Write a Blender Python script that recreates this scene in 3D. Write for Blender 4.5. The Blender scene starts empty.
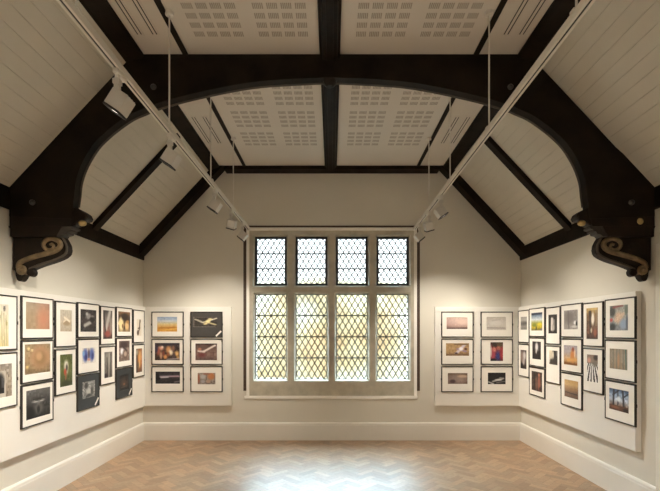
import bpy, bmesh, math, random
import numpy as np
from mathutils import Vector, Matrix

random.seed(7)
PI = math.pi
S = bpy.context.scene
COL = S.collection

# ------------------------------------------------------------------ camera, world, exposure
EYE = 1.60
FPX = 440.0
cam_d = bpy.data.cameras.new('camera')
cam = bpy.data.objects.new('camera', cam_d)
COL.objects.link(cam)
cam.location = (0, 0, EYE)
cam.rotation_euler = (PI / 2, 0, 0)
cam_d.sensor_width = 36
cam_d.lens = 36 * FPX / 660
cam_d.shift_x = -2.0 / 660
cam_d.shift_y = 86.5 / 660
cam_d.clip_start = 0.05
S.camera = cam

w = bpy.data.worlds.new('overcast_sky')
S.world = w
w.use_nodes = True
bg = w.node_tree.nodes['Background']
# overcast sky: hazy white near the horizon, brighter and bluer overhead
wt = w.node_tree
w_tc = wt.nodes.new('ShaderNodeTexCoord')
w_sep = wt.nodes.new('ShaderNodeSeparateXYZ')
w_ramp = wt.nodes.new('ShaderNodeValToRGB')
wt.links.new(w_tc.outputs['Generated'], w_sep.inputs[0])
wt.links.new(w_sep.outputs['Z'], w_ramp.inputs['Fac'])
wt.links.new(w_ramp.outputs['Color'], bg.inputs['Color'])
w_ramp.color_ramp.elements[0].position = 0.20
w_ramp.color_ramp.elements[0].color = (0.058, 0.060, 0.0625, 1)
w_ramp.color_ramp.elements[1].position = 0.48
w_ramp.color_ramp.elements[1].color = (0.57, 0.79, 1.0, 1)
bg.inputs['Strength'].default_value = 34.0

S.view_settings.view_transform = 'Standard'
S.view_settings.look = 'None'
S.view_settings.exposure = 0.66
S.view_settings.gamma = 1.0
S.view_settings.use_curve_mapping = False
S.cycles.use_denoising = True
S.cycles.max_bounces = 10
S.cycles.diffuse_bounces = 6
S.cycles.glossy_bounces = 3
S.cycles.transparent_max_bounces = 12
S.cycles.sample_clamp_indirect = 6.0
S.cycles.caustics_reflective = False
S.cycles.caustics_refractive = False

SPOT_W = 84.0
SPOT_COL = (1.0, 0.925, 0.81)

# ------------------------------------------------------------------ sizes of the place
HALF = 2.80          # half width of the room
BACK = 6.52          # window wall
FRONT = -2.6         # wall behind the camera
CEIL = EYE + 2.40    # flat ceiling
TF, TB = 3.80, 3.89  # roof truss front and back
ENDB = 6.34          # front of the timbers on the window wall
SL = 1.07            # slope of the roof


def slope_z(x):      # height of the boarded slope above a given |x|
    return EYE + 1.222 + SL * (2.815 - abs(x))


# ------------------------------------------------------------------ materials
def lin(c):
    c = [v / 255.0 for v in c]
    return tuple((v / 12.92 if v <= 0.04045 else ((v + 0.055) / 1.055) ** 2.4) for v in c)


def mat(name, rgb, rough=0.6, var=0.0, scale=6.0, bump=0.0, bscale=60.0, spec=0.5, metal=0.0, stretch=(1, 1, 1), coat=0.0):
    m = bpy.data.materials.new(name)
    m.use_nodes = True
    nt = m.node_tree
    p = nt.nodes['Principled BSDF']
    p.inputs['Base Color'].default_value = (*rgb, 1)
    p.inputs['Roughness'].default_value = rough
    p.inputs['Specular IOR Level'].default_value = spec
    p.inputs['Metallic'].default_value = metal
    p.inputs['Coat Weight'].default_value = coat
    tc = nt.nodes.new('ShaderNodeTexCoord')
    mp = nt.nodes.new('ShaderNodeMapping')
    mp.inputs['Scale'].default_value = stretch
    nt.links.new(tc.outputs['Object'], mp.inputs['Vector'])
    if var > 0:
        n = nt.nodes.new('ShaderNodeTexNoise')
        n.inputs['Scale'].default_value = scale
        n.inputs['Detail'].default_value = 4
        nt.links.new(mp.outputs['Vector'], n.inputs['Vector'])
        r = nt.nodes.new('ShaderNodeValToRGB')
        r.color_ramp.elements[0].position = 0.3
        r.color_ramp.elements[1].position = 0.7
        r.color_ramp.elements[0].color = (*[v * (1 - var) for v in rgb], 1)
        r.color_ramp.elements[1].color = (*[min(1, v * (1 + var)) for v in rgb], 1)
        nt.links.new(n.outputs['Fac'], r.inputs['Fac'])
        nt.links.new(r.outputs['Color'], p.inputs['Base Color'])
    if bump > 0:
        n2 = nt.nodes.new('ShaderNodeTexNoise')
        n2.inputs['Scale'].default_value = bscale
        nt.links.new(mp.outputs['Vector'], n2.inputs['Vector'])
        b = nt.nodes.new('ShaderNodeBump')
        b.inputs['Strength'].default_value = bump
        b.inputs['Distance'].default_value = 0.01
        nt.links.new(n2.outputs['Fac'], b.inputs['Height'])
        nt.links.new(b.outputs['Normal'], p.inputs['Normal'])
    return m


M = {}
M['wall'] = mat('cream_plaster', (0.69, 0.655, 0.57), 0.8, 0.03, 1.5, 0.08, 90)
M['panel'] = mat('white_panel_paint', (0.80, 0.77, 0.705), 0.7, 0.015, 2.0)
M['skirting'] = mat('white_gloss_paint', (0.76, 0.73, 0.66), 0.45, 0.02, 3)
M['ceiling'] = mat('ceiling_paint', (0.63, 0.58, 0.515), 0.85, 0.03, 1.2)
M['slot'] = mat('ceiling_slot', (0.34, 0.30, 0.25), 0.9, 0.05)
M['boards'] = mat('painted_boards', (0.60, 0.565, 0.485), 0.6, 0.04, 2.0)
M['timber'] = mat('dark_oak', (0.0135, 0.0090, 0.0056), 0.6, 0.5, 5, 0.2, 30, spec=0.12)
M['carved'] = mat('dark_carved_oak', (0.014, 0.0085, 0.005), 0.5, 0.5, 9, 0.2, 40, spec=0.2)
M['edge'] = mat('lit_oak_edge', (0.06, 0.045, 0.03), 0.4, 0.4, 12)  # paler oak carries the light caught along the arch edge
M['gilt'] = mat('faded_gilt_brown', (0.17, 0.115, 0.055), 0.5, 0.35, 25)
M['gold'] = mat('gilt', (0.40, 0.29, 0.11), 0.4, 0.3, 30)
M['iron'] = mat('dull_iron', (0.05, 0.046, 0.042), 0.5, 0.2, 20)
M['litoak'] = mat('window_lit_oak', (0.05, 0.043, 0.036), 0.5, 0.3, 15, spec=0.25)  # oak tinted grey to show window light on the end mouldings
M['stone'] = mat('window_stone', (0.50, 0.455, 0.36), 0.85, 0.14, 7, 0.3, 60)
M['lead'] = mat('lead_came', (0.035, 0.035, 0.037), 0.6, 0.2, 30)
M['steel'] = mat('dark_casement_steel', (0.02, 0.021, 0.024), 0.5, 0.1, 20)
M['brown'] = mat('dark_brown_strip', (0.07, 0.042, 0.026), 0.6, 0.2, 20)
M['lampgrey'] = mat('pale_grey_metal', (0.58, 0.55, 0.495), 0.5, 0.02, 8)
M['lining'] = mat('bright_white_paint', (0.92, 0.895, 0.83), 0.4, 0.01, 8)
M['white'] = mat('white_metal', (0.68, 0.645, 0.58), 0.45, 0.02, 8)
M['slotdark'] = mat('track_slot', (0.02, 0.018, 0.016), 0.6, 0.1)
M['frame'] = mat('black_frame', (0.022, 0.018, 0.014), 0.5, 0.2, 25)
M['mat_white'] = mat('white_mount_board', (0.86, 0.82, 0.75), 0.7, 0.012, 30)
M['mat_dark'] = mat('charcoal_mount_board', (0.040, 0.045, 0.047), 0.7, 0.08, 30)
M['mat_grey'] = mat('warm_grey_mount_board', (0.055, 0.050, 0.045), 0.7, 0.08, 30)
M['gravel'] = mat('pale_gravel', (0.09, 0.082, 0.07), 0.9, 0.2, 3)


def emit_mat(name, rgb, st):
    m = bpy.data.materials.new(name)
    m.use_nodes = True
    p = m.node_tree.nodes['Principled BSDF']
    p.inputs['Base Color'].default_value = (0.8, 0.8, 0.8, 1)
    p.inputs['Emission Color'].default_value = (*rgb, 1)
    p.inputs['Emission Strength'].default_value = st
    return m


M['lamp'] = emit_mat('lit_lens', SPOT_COL, 1.2)


def print_mat():
    m = bpy.data.materials.new('photographic_print')
    m.use_nodes = True
    nt = m.node_tree
    p = nt.nodes['Principled BSDF']
    p.inputs['Roughness'].default_value = 0.5
    a = nt.nodes.new('ShaderNodeVertexColor')
    a.layer_name = 'ink'
    nt.links.new(a.outputs['Color'], p.inputs['Base Color'])
    return m


M['print'] = print_mat()


def floor_mat():
    m = bpy.data.materials.new('oak_parquet')
    m.use_nodes = True
    nt = m.node_tree
    p = nt.nodes['Principled BSDF']
    a = nt.nodes.new('ShaderNodeVertexColor')
    a.layer_name = 'ink'
    tc = nt.nodes.new('ShaderNodeTexCoord')
    n = nt.nodes.new('ShaderNodeTexNoise')
    n.inputs['Scale'].default_value = 30
    n.inputs['Detail'].default_value = 5
    nt.links.new(tc.outputs['Object'], n.inputs['Vector'])
    mx = nt.nodes.new('ShaderNodeMix')
    mx.data_type = 'RGBA'
    mx.blend_type = 'MULTIPLY'
    mx.inputs[0].default_value = 0.35
    r = nt.nodes.new('ShaderNodeValToRGB')
    r.color_ramp.elements[0].position = 0.35
    r.color_ramp.elements[1].position = 0.65
    r.color_ramp.elements[0].color = (0.55, 0.5, 0.45, 1)
    r.color_ramp.elements[1].color = (1, 1, 1, 1)
    nt.links.new(n.outputs['Fac'], r.inputs['Fac'])
    nt.links.new(a.outputs['Color'], mx.inputs[6])
    nt.links.new(r.outputs['Color'], mx.inputs[7])
    nt.links.new(mx.outputs[2], p.inputs['Base Color'])
    p.inputs['Roughness'].default_value = 0.42
    p.inputs['IOR'].default_value = 1.8
    p.inputs['Specular IOR Level'].default_value = 0.5
    n2 = nt.nodes.new('ShaderNodeTexNoise')
    n2.inputs['Scale'].default_value = 9
    nt.links.new(tc.outputs['Object'], n2.inputs['Vector'])
    b = nt.nodes.new('ShaderNodeBump')
    b.inputs['Strength'].default_value = 0.12
    b.inputs['Distance'].default_value = 0.02
    nt.links.new(n2.outputs['Fac'], b.inputs['Height'])
    nt.links.new(b.outputs['Normal'], p.inputs['Normal'])
    return m


M['floor'] = floor_mat()


def clear_glass():
    m = bpy.data.materials.new('clear_quarry_glass')
    m.use_nodes = True
    nt = m.node_tree
    out = nt.nodes['Material Output']
    t = nt.nodes.new('ShaderNodeBsdfTransparent')
    t.inputs['Color'].default_value = (0.93, 0.96, 0.95, 1)
    g = nt.nodes.new('ShaderNodeBsdfGlossy')
    g.inputs['Roughness'].default_value = 0.05
    mx = nt.nodes.new('ShaderNodeMixShader')
    mx.inputs['Fac'].default_value = 0.05
    nt.links.new(t.outputs[0], mx.inputs[1])
    nt.links.new(g.outputs[0], mx.inputs[2])
    nt.links.new(mx.outputs[0], out.inputs['Surface'])
    return m


def obscured_glass():
    m = bpy.data.materials.new('obscured_amber_glass')
    m.use_nodes = True
    nt = m.node_tree
    out = nt.nodes['Material Output']
    tc = nt.nodes.new('ShaderNodeTexCoord')
    mp = nt.nodes.new('ShaderNodeMapping')
    mp.inputs['Location'].default_value = (3.1, 0.0, 1.7)
    nt.links.new(tc.outputs['Object'], mp.inputs['Vector'])
    n = nt.nodes.new('ShaderNodeTexNoise')
    n.inputs['Scale'].default_value = 2.6
    n.inputs['Detail'].default_value = 3
    nt.links.new(mp.outputs['Vector'], n.inputs['Vector'])
    r = nt.nodes.new('ShaderNodeValToRGB')
    e = r.color_ramp.elements
    e[0].position = 0.33
    e[0].color = (0.95, 0.93, 0.88, 1)
    e[1].position = 0.68
    e[1].color = (1.0, 0.98, 0.93, 1)
    k = e.new(0.5)
    k.color = (0.96, 0.95, 0.92, 1)
    nt.links.new(n.outputs['Fac'], r.inputs['Fac'])
    d = nt.nodes.new('ShaderNodeBsdfTranslucent')
    d.inputs['Color'].default_value = (0.9, 0.62, 0.30, 1)
    t = nt.nodes.new('ShaderNodeBsdfTransparent')
    nt.links.new(r.outputs['Color'], t.inputs['Color'])
    mx = nt.nodes.new('ShaderNodeMixShader')
    mx.inputs['Fac'].default_value = 0.985
    nt.links.new(d.outputs[0], mx.inputs[1])
    nt.links.new(t.outputs[0], mx.inputs[2])
    nt.links.new(mx.outputs[0], out.inputs['Surface'])
    return m


M['glass'] = clear_glass()
M['obscured'] = obscured_glass()


# ------------------------------------------------------------------ mesh helpers
class MB:
    """collects shapes in world (or local) coordinates for ONE mesh"""

    def __init__(self):
        self.v = []
        self.f = []
        self.m = []

    def add(self, vs, fs, mi=0):
        o = len(self.v)
        self.v += [tuple(p) for p in vs]
        self.f += [tuple(i + o for i in q) for q in fs]
        self.m += [mi] * len(fs)
        return self

    def box(self, x0, x1, y0, y1, z0, z1, mi=0):
        vs = [(x, y, z) for x in (x0, x1) for y in (y0, y1) for z in (z0, z1)]
        fs = [(0, 1, 3, 2), (4, 6, 7, 5), (0, 4, 5, 1), (2, 3, 7, 6), (0, 2, 6, 4), (1, 5, 7, 3)]
        return self.add(vs, fs, mi)

    def cbox(self, x0, x1, y0, y1, z0, z1, b=0.004, mi=0):
        """box with chamfered edges"""
        bm = bmesh.new()
        bmesh.ops.create_cube(bm, size=1)
        for v in bm.verts:
            v.co = Vector(((x0 + x1) / 2 + v.co.x * (x1 - x0), (y0 + y1) / 2 + v.co.y * (y1 - y0), (z0 + z1) / 2 + v.co.z * (z1 - z0)))
        bmesh.ops.bevel(bm, geom=bm.edges[:], offset=b, segments=2, affect='EDGES', profile=0.5)
        return self.bm(bm, mi)

    def bm(self, bm, mi=0, mtx=None):
        bm.verts.index_update()
        vs = [(mtx @ v.co if mtx else v.co.copy()) for v in bm.verts]
        fs = [tuple(v.index for v in f.verts) for f in bm.faces]
        bm.free()
        return self.add(vs, fs, mi)

    def prism(self, poly, a0, a1, axis='y', mi=0, bevel=0.0):
        """polygon (u,v) extruded along an axis: y -> (x,z), x -> (y,z), z -> (x,y)"""
        def P(u, v, a):
            return {'y': (u, a, v), 'x': (a, u, v), 'z': (u, v, a)}[axis]
        bm = bmesh.new()
        n = len(poly)
        A = [bm.verts.new(P(u, v, a0)) for u, v in poly]
        B = [bm.verts.new(P(u, v, a1)) for u, v in poly]
        f0 = bm.faces.new(A)
        f1 = bm.faces.new(B[::-1])
        for i in range(n):
            j = (i + 1) % n
            bm.faces.new((A[j], A[i], B[i], B[j]))
        if bevel > 0:
            es = [e for e in bm.edges if (e.verts[0] in A) == (e.verts[1] in A)]
            bmesh.ops.bevel(bm, geom=es, offset=bevel, segments=1, affect='EDGES', clamp_overlap=True)
        bmesh.ops.triangulate(bm, faces=[f for f in bm.faces if len(f.verts) > 4])
        bmesh.ops.recalc_face_normals(bm, faces=bm.faces[:])
        return self.bm(bm, mi)

    def tube(self, pts, r, n=10, mi=0, flat=None, rs=None):
        """tube along points; flat=(axis_vector, factor) squashes the ring along an axis"""
        pts = [Vector(p) for p in pts]
        rings = []
        up = Vector((0, 1, 0)) if flat is None else Vector(flat[0])
        for i, p in enumerate(pts):
            t = (pts[min(i + 1, len(pts) - 1)] - pts[max(i - 1, 0)]).normalized()
            a = up
            if abs(t.dot(a)) > 0.95:
                a = Vector((1, 0, 0))
            s = t.cross(a).normalized()
            q = s.cross(t).normalized()
            rr = r if rs is None else rs[i]
            k = 1 if flat is None else flat[1]
            rings.append([p + s * rr * math.cos(2 * PI * j / n) + q * rr * k * math.sin(2 * PI * j / n) for j in range(n)])
        vs = [v for R in rings for v in R]
        fs = []
        for i in range(len(rings) - 1):
            for j in range(n):
                k = (j + 1) % n
                fs.append((i * n + j, i * n + k, (i + 1) * n + k, (i + 1) * n + j))
        fs.append(tuple(range(n))[::-1])
        fs.append(tuple((len(rings) - 1) * n + j for j in range(n)))
        return self.add(vs, fs, mi)

    def ball(self, c, r, sc=(1, 1, 1), mi=0, seg=14):
        bm = bmesh.new()
        bmesh.ops.create_uvsphere(bm, u_segments=seg, v_segments=seg // 2 + 1, radius=1)
        for v in bm.verts:
            v.co = Vector((c[0] + v.co.x * r * sc[0], c[1] + v.co.y * r * sc[1], c[2] + v.co.z * r * sc[2]))
        return self.bm(bm, mi)

    def xform(self, m):
        self.v = [tuple(m @ Vector(p)) for p in self.v]
        return self


def mesh_of(name, mb, mats, smooth=False, org=(0, 0, 0)):
    me = bpy.data.meshes.new(name)
    me.from_pydata([(x - org[0], y - org[1], z - org[2]) for x, y, z in mb.v], [], mb.f)
    for k in (mats if isinstance(mats, (list, tuple)) else [mats]):
        me.materials.append(M[k])
    me.polygons.foreach_set('material_index', mb.m)
    if smooth:
        me.polygons.foreach_set('use_smooth', [True] * len(me.polygons))
    bm = bmesh.new()
    bm.from_mesh(me)
    bmesh.ops.recalc_face_normals(bm, faces=bm.faces[:])
    bm.to_mesh(me)
    bm.free()
    if smooth:
        try:
            me.set_sharp_from_angle(angle=math.radians(40))
        except Exception:
            pass
    me.update()
    return me


def world_loc(o):
    p = Vector(o.location)
    while o.parent:
        o = o.parent
        p += Vector(o.location)
    return p


def obj(name, mb, mats, parent=None, smooth=False):
    """links a mesh given in world coordinates (parents in this script that use it are not rotated)"""
    if parent is None:
        xs, ys, zs = zip(*mb.v)
        org = Vector(((min(xs) + max(xs)) / 2, (min(ys) + max(ys)) / 2, min(zs)))
        o = bpy.data.objects.new(name, mesh_of(name, mb, mats, smooth, org))
        o.location = org
    else:
        org = world_loc(parent)
        o = bpy.data.objects.new(name, mesh_of(name, mb, mats, smooth, org))
        o.parent = parent
    COL.objects.link(o)
    return o


def part(name, me, parent, loc=(0, 0, 0)):
    o = bpy.data.objects.new(name, me)
    COL.objects.link(o)
    o.parent = parent
    o.location = loc
    return o


def thing(name, label, cat, loc, rz=0.0, group=None):
    o = bpy.data.objects.new(name, None)
    o.empty_display_size = 0.1
    COL.objects.link(o)
    o.location = loc
    o.rotation_euler = (0, 0, rz)
    return tag(o, label, cat, group)


def tag(o, label, cat, group=None):
    o['label'] = label
    o['category'] = cat
    if group:
        o['group'] = group
    return o


def struct(name, mb, mats, smooth=False):
    o = obj(name, mb, mats, None, smooth)
    o['kind'] = 'structure'
    return o


def ink(me, cols, per='CORNER'):
    a = me.color_attributes.new('ink', 'FLOAT_COLOR', per)
    a.data.foreach_set('color', np.asarray(cols, dtype=np.float32).ravel())


# ------------------------------------------------------------------ floor: herringbone blocks
def make_floor():
    W, N = 0.076, 3
    bm = bmesh.new()
    lay = bm.loops.layers.float_color.new('ink')
    rot = Matrix.Rotation(PI / 4, 4, 'Z')
    g = 0.0008 / W
    rng = random.Random(3)

    def block(x0, y0, lx, ly):
        cs = [(x0 + g, y0 + g), (x0 + lx - g, y0 + g), (x0 + lx - g, y0 + ly - g), (x0 + g, y0 + ly - g)]
        ps = [rot @ Vector((x * W, y * W, 0)) for x, y in cs]
        cx = sum(p.x for p in ps) / 4
        cy = sum(p.y for p in ps) / 4 + 2.0
        if abs(cx) > HALF + 0.2 or cy < FRONT - 0.2 or cy > BACK + 0.2:
            return
        f = bm.faces.new([bm.verts.new((p.x, p.y + 2.0, 0.0)) for p in ps])
        t = rng.random()
        k = 0.80 + 0.40 * rng.random()
        c = (0.40 * k, (0.245 + 0.03 * t) * k, (0.14 + 0.03 * t) * k, 1)
        for l in f.loops:
            l[lay] = c

    R = 130
    for k in range(-R, R):
        for m in range(-30, 31):
            block(k + 2 * N * m, k, N, 1)
            block(k + 2 * N * m, k + 1, 1, N)
    for co, no in (((HALF, 0, 0), (1, 0, 0)), ((-HALF, 0, 0), (-1, 0, 0)), ((0, BACK, 0), (0, 1, 0)), ((0, FRONT, 0), (0, -1, 0))):
        bmesh.ops.bisect_plane(bm, geom=bm.verts[:] + bm.edges[:] + bm.faces[:], plane_co=co, plane_no=no, clear_outer=True)
    # dark bed under the joints, and the slab
    x0, x1, y0, y1 = -HALF, HALF, FRONT, BACK
    for zs, col in ((-0.0015, (0.09, 0.05, 0.03, 1)), (-0.12, (0.1, 0.1, 0.1, 1))):
        f = bm.faces.new([bm.verts.new(p) for p in ((x0, y0, zs), (x1, y0, zs), (x1, y1, zs), (x0, y1, zs))])
        for l in f.loops:
            l[lay] = col
    me = bpy.data.meshes.new('floor')
    bm.to_mesh(me)
    bm.free()
    me.materials.append(M['floor'])
    o = bpy.data.objects.new('floor', me)
    COL.objects.link(o)
    o['kind'] = 'structure'


make_floor()

# ------------------------------------------------------------------ walls
WX0, WX1, WZ0, WZ1 = -1.265, 1.255, 0.615, 3.14     # window opening
TH = 0.36
b = MB()
b.box(-HALF, WX0, BACK, BACK + TH, -0.1, 4.3)
b.box(WX1, HALF, BACK, BACK + TH, -0.1, 4.3)
b.box(WX0, WX1, BACK, BACK + TH, -0.1, WZ0)
b.box(WX0, WX1, BACK, BACK + TH, WZ1, 4.3)
struct('wall_back', b, 'wall')
b = MB().box(-HALF - 0.2, -HALF, FRONT, BACK + TH, -0.1, EYE + 1.23)
struct('wall_left', b, 'wall')
b = MB()
DO0, DO1, DOZ = 2.55, 3.68, 2.26                     # doorway in the right wall
b.box(HALF, HALF + 0.2, FRONT, DO0, -0.1, EYE + 1.23)
b.box(HALF, HALF + 0.2, DO1, BACK + TH, -0.1, EYE + 1.23)
b.box(HALF, HALF + 0.2, DO0, DO1, DOZ, EYE + 1.23)
struct('wall_right', b, 'wall')
FW0, FW1, FZ0, FZ1 = -0.6, 0.6, 0.1, 2.2            # unseen window added behind the camera to let in fill daylight
b = MB()
b.box(-HALF, FW0, FRONT - 0.2, FRONT, -0.1, 4.3)
b.box(FW1, HALF, FRONT - 0.2, FRONT, -0.1, 4.3)
b.box(FW0, FW1, FRONT - 0.2, FRONT, -0.1, FZ0)
b.box(FW0, FW1, FRONT - 0.2, FRONT, FZ1, 4.3)
struct('wall_front', b, 'wall')
b = MB()
for x in (FW0, 0.0, FW1):
    b.box(x - 0.05, x + 0.05, FRONT - 0.15, FRONT - 0.05, FZ0, FZ1)
for z in (FZ0 + 0.03, 1.75, FZ1 - 0.03):
    b.box(FW0, FW1, FRONT - 0.14, FRONT - 0.06, z - 0.04, z + 0.04)
struct('fill_window', b, 'stone')

# door in the right wall with its white casing
b = MB()
for ya, yb, za, zb in ((DO1 - 0.005, DO1 + 0.095, 0, DOZ + 0.095), (DO0 - 0.095, DO0 + 0.005, 0, DOZ + 0.095), (DO0 + 0.005, DO1 - 0.005, DOZ - 0.005, DOZ + 0.095)):
    b.cbox(HALF - 0.025, HALF, ya, yb, za, zb, 0.006)
casing = struct('door_1', b, 'skirting')
b = MB().box(HALF + 0.06, HALF + 0.10, DO0 + 0.003, DO1 - 0.003, 0.004, DOZ - 0.006)
for za, zb in ((0.2, 0.95), (1.1, 2.1)):
    for ya, yb in ((DO0 + 0.12, 3.06), (3.17, DO1 - 0.12)):
        b.cbox(HALF + 0.05, HALF + 0.062, ya, yb, za, zb, 0.004)
obj('door_leaf', b, 'skirting', casing)


# skirting boards with a moulded top
def skirting_profile(s):
    return [(0, 0), (0.028, 0), (0.028, 0.222), (0.0255, 0.226), (0.0255, 0.232), (0.024, 0.246), (0.016, 0.257), (0.0, 0.262)]


pr = skirting_profile(1)
struct('baseboard_back', MB().prism([(BACK - u, v) for u, v in pr], -HALF, HALF, 'x'), 'skirting')
struct('baseboard_left', MB().prism([(-HALF + u, v) for u, v in pr], FRONT, BACK - 0.028, 'y'), 'skirting')
struct('baseboard_right', MB().prism([(HALF - u, v) for u, v in pr], DO1 + 0.095, BACK - 0.028, 'y'), 'skirting')

# ------------------------------------------------------------------ boarded slopes
def slope(sign, name):
    x0, x1 = 1.66, 2.83
    L = math.hypot(x1 - x0, SL * (x1 - x0))
    nb = 16
    d = (1 / math.hypot(1, SL), -SL / math.hypot(1, SL))   # down the slope (x, z)
    nrm = (d[1], -d[0])                                    # into the room
    pts = []
    for i in range(nb):
        a, c = i * L / nb, (i + 1) * L / nb
        for s, k in ((a + 0.0025, 0.0), (c - 0.0025, 0.0), (c, -0.004)):
            x = x0 + d[0] * s + nrm[0] * k
            z = slope_z(x0) + d[1] * s + nrm[1] * k
            pts.append((x, z))
    top = [(x0 + 0.09, slope_z(x0) + 0.09), (x1 + 0.09, slope_z(x1) + 0.09)]
    poly = [(sign * x, z) for x, z in pts + [top[1], top[0]]]
    bm = MB().prism(poly, FRONT, BACK, 'y')
    struct(name, bm, 'boards')


slope(-1, 'ceiling_left')
slope(1, 'ceiling_right')

# ------------------------------------------------------------------ flat ceiling with slotted acoustic fields
def ceiling():
    b = MB()
    XI = 1.70

    def field(ax, b0, groups_y):
        """one plasterboard bay between the ridge beam and a batten; returns slot rectangles in |x|, y"""
        out = []
        for gx in (0.195, 0.715):
            for gy in groups_y:
                for i in range(4):
                    for j in range(4):
                        cx = gx + i * 0.105
                        cy = gy - 0.03 + j * 0.1025
                        for s in range(6):
                            out.append((cx + s * 0.0137, cx + s * 0.0137 + 0.0092, cy, cy + 0.06))
        return out

    ys = [1.73, 2.235, 2.737 + 0.5, 4.315, 4.813, 5.32]
    ys = [2.20, 2.72, 3.237, 4.315, 4.813, 5.32]
    rects = field(0, 0, ys)
    xs = sorted(set([0.0, XI] + [round(v, 5) for r in rects for v in r[:2]]))
    yy = sorted(set([FRONT, BACK + 0.1] + [round(v, 5) for r in rects for v in r[2:]]))
    on = set((round(r[0], 5), round(r[2], 5)) for r in rects)
    for sg in (-1, 1):
        for j in range(len(yy) - 1):
            run = None
            for i in range(len(xs) - 1):
                dark = (xs[i], yy[j]) in on
                b.add([(sg * xs[i], yy[j], CEIL), (sg * xs[i + 1], yy[j], CEIL), (sg * xs[i + 1], yy[j + 1], CEIL), (sg * xs[i], yy[j + 1], CEIL)], [(0, 1, 2, 3)], 1 if dark else 0)
    b.box(-XI - 0.2, XI + 0.2, FRONT, BACK + 0.1, CEIL + 0.02, CEIL + 0.15)
    struct('ceiling', b, ['ceiling', 'slot'])


ceiling()

# ------------------------------------------------------------------ window
SY = BACK - 0.005        # face of the stone
SD = 0.22
LX = [(-1.147, -0.677), (-0.541, -0.071), (0.061, 0.531), (0.667, 1.143)]
UZ = (2.296, 3.020)
LZ = (0.896, 2.163)
SX0, SX1, SZ0, SZ1 = -1.224, 1.214, 0.655, 3.10
b = MB()


def splay(b, x0, x1, z0, z1):
    """splayed stone reveal round one light: face opening to glazing line"""
    k = 0.022
    A = [(x0 - k, SY, z0 - k), (x1 + k, SY, z0 - k), (x1 + k, SY, z1 + k), (x0 - k, SY, z1 + k)]
    B = [(x0, SY + 0.06, z0), (x1, SY + 0.06, z0), (x1, SY + 0.06, z1), (x0, SY + 0.06, z1)]
    C = [(x, SY + SD, z) for x, _, z in B]
    vs = A + B + C
    fs = []
    for i in range(4):
        j = (i + 1) % 4
        fs += [(i, j, 4 + j, 4 + i), (4 + i, 4 + j, 8 + j, 8 + i)]
    b.add(vs, fs)


k = 0.022
xs = [SX0] + [v for a, c in LX for v in (a - k, c + k)] + [SX1]
zs = [SZ0, LZ[0] - k, LZ[1] + k, UZ[0] - k, UZ[1] + k, SZ1]
for i in range(len(xs) - 1):
    for j in range(len(zs) - 1):
        if i % 2 == 1 and j % 2 == 1:
            continue
        for y in (SY, SY + SD):
            b.add([(xs[i], y, zs[j]), (xs[i + 1], y, zs[j]), (xs[i + 1], y, zs[j + 1]), (xs[i], y, zs[j + 1])], [(0, 1, 2, 3)])
for a, c in LX:
    splay(b, a, c, *UZ)
    splay(b, a, c, *LZ)
b.add([(SX0, SY, SZ0), (SX1, SY, SZ0), (SX1, SY, SZ1), (SX0, SY, SZ1), (SX0, SY + SD, SZ0), (SX1, SY + SD, SZ0), (SX1, SY + SD, SZ1), (SX0, SY + SD, SZ1)],
      [(0, 1, 5, 4), (1, 2, 6, 5), (2, 3, 7, 6), (3, 0, 4, 7)])
me = mesh_of('window_1', b, 'stone')
win = bpy.data.objects.new('window_1', me)
COL.objects.link(win)
win['kind'] = 'structure'
# white lining between stone and plaster
b = MB()
b.box(WX0, SX0, BACK - 0.02, BACK + 0.2, WZ0 + 0.0, WZ1)
b.box(SX1, WX1, BACK - 0.02, BACK + 0.2, WZ0 + 0.0, WZ1)
b.box(SX0, SX1, BACK - 0.02, BACK + 0.2, SZ1, WZ1)
obj('window_lining', b, 'lining', win)
obj('window_sill', MB().cbox(WX0 - 0.03, WX1 + 0.01, BACK - 0.022, BACK + 0.2, WZ0, SZ0, 0.004), 'lining', win)
for x0, x1 in ((WX0 - 0.045, WX0 - 0.003), (WX1 + 0.003, WX1 + 0.045)):  # plain dark brown strip down each side of the lining
    obj('side_strip', MB().box(x0, x1, BACK - 0.014, BACK, 0.73, WZ1 + 0.012), 'brown', win)
obj('head_strip', MB().box(WX0 - 0.045, WX1 + 0.045, BACK - 0.014, BACK, WZ1 + 0.012, WZ1 + 0.034), 'brown', win)


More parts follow.
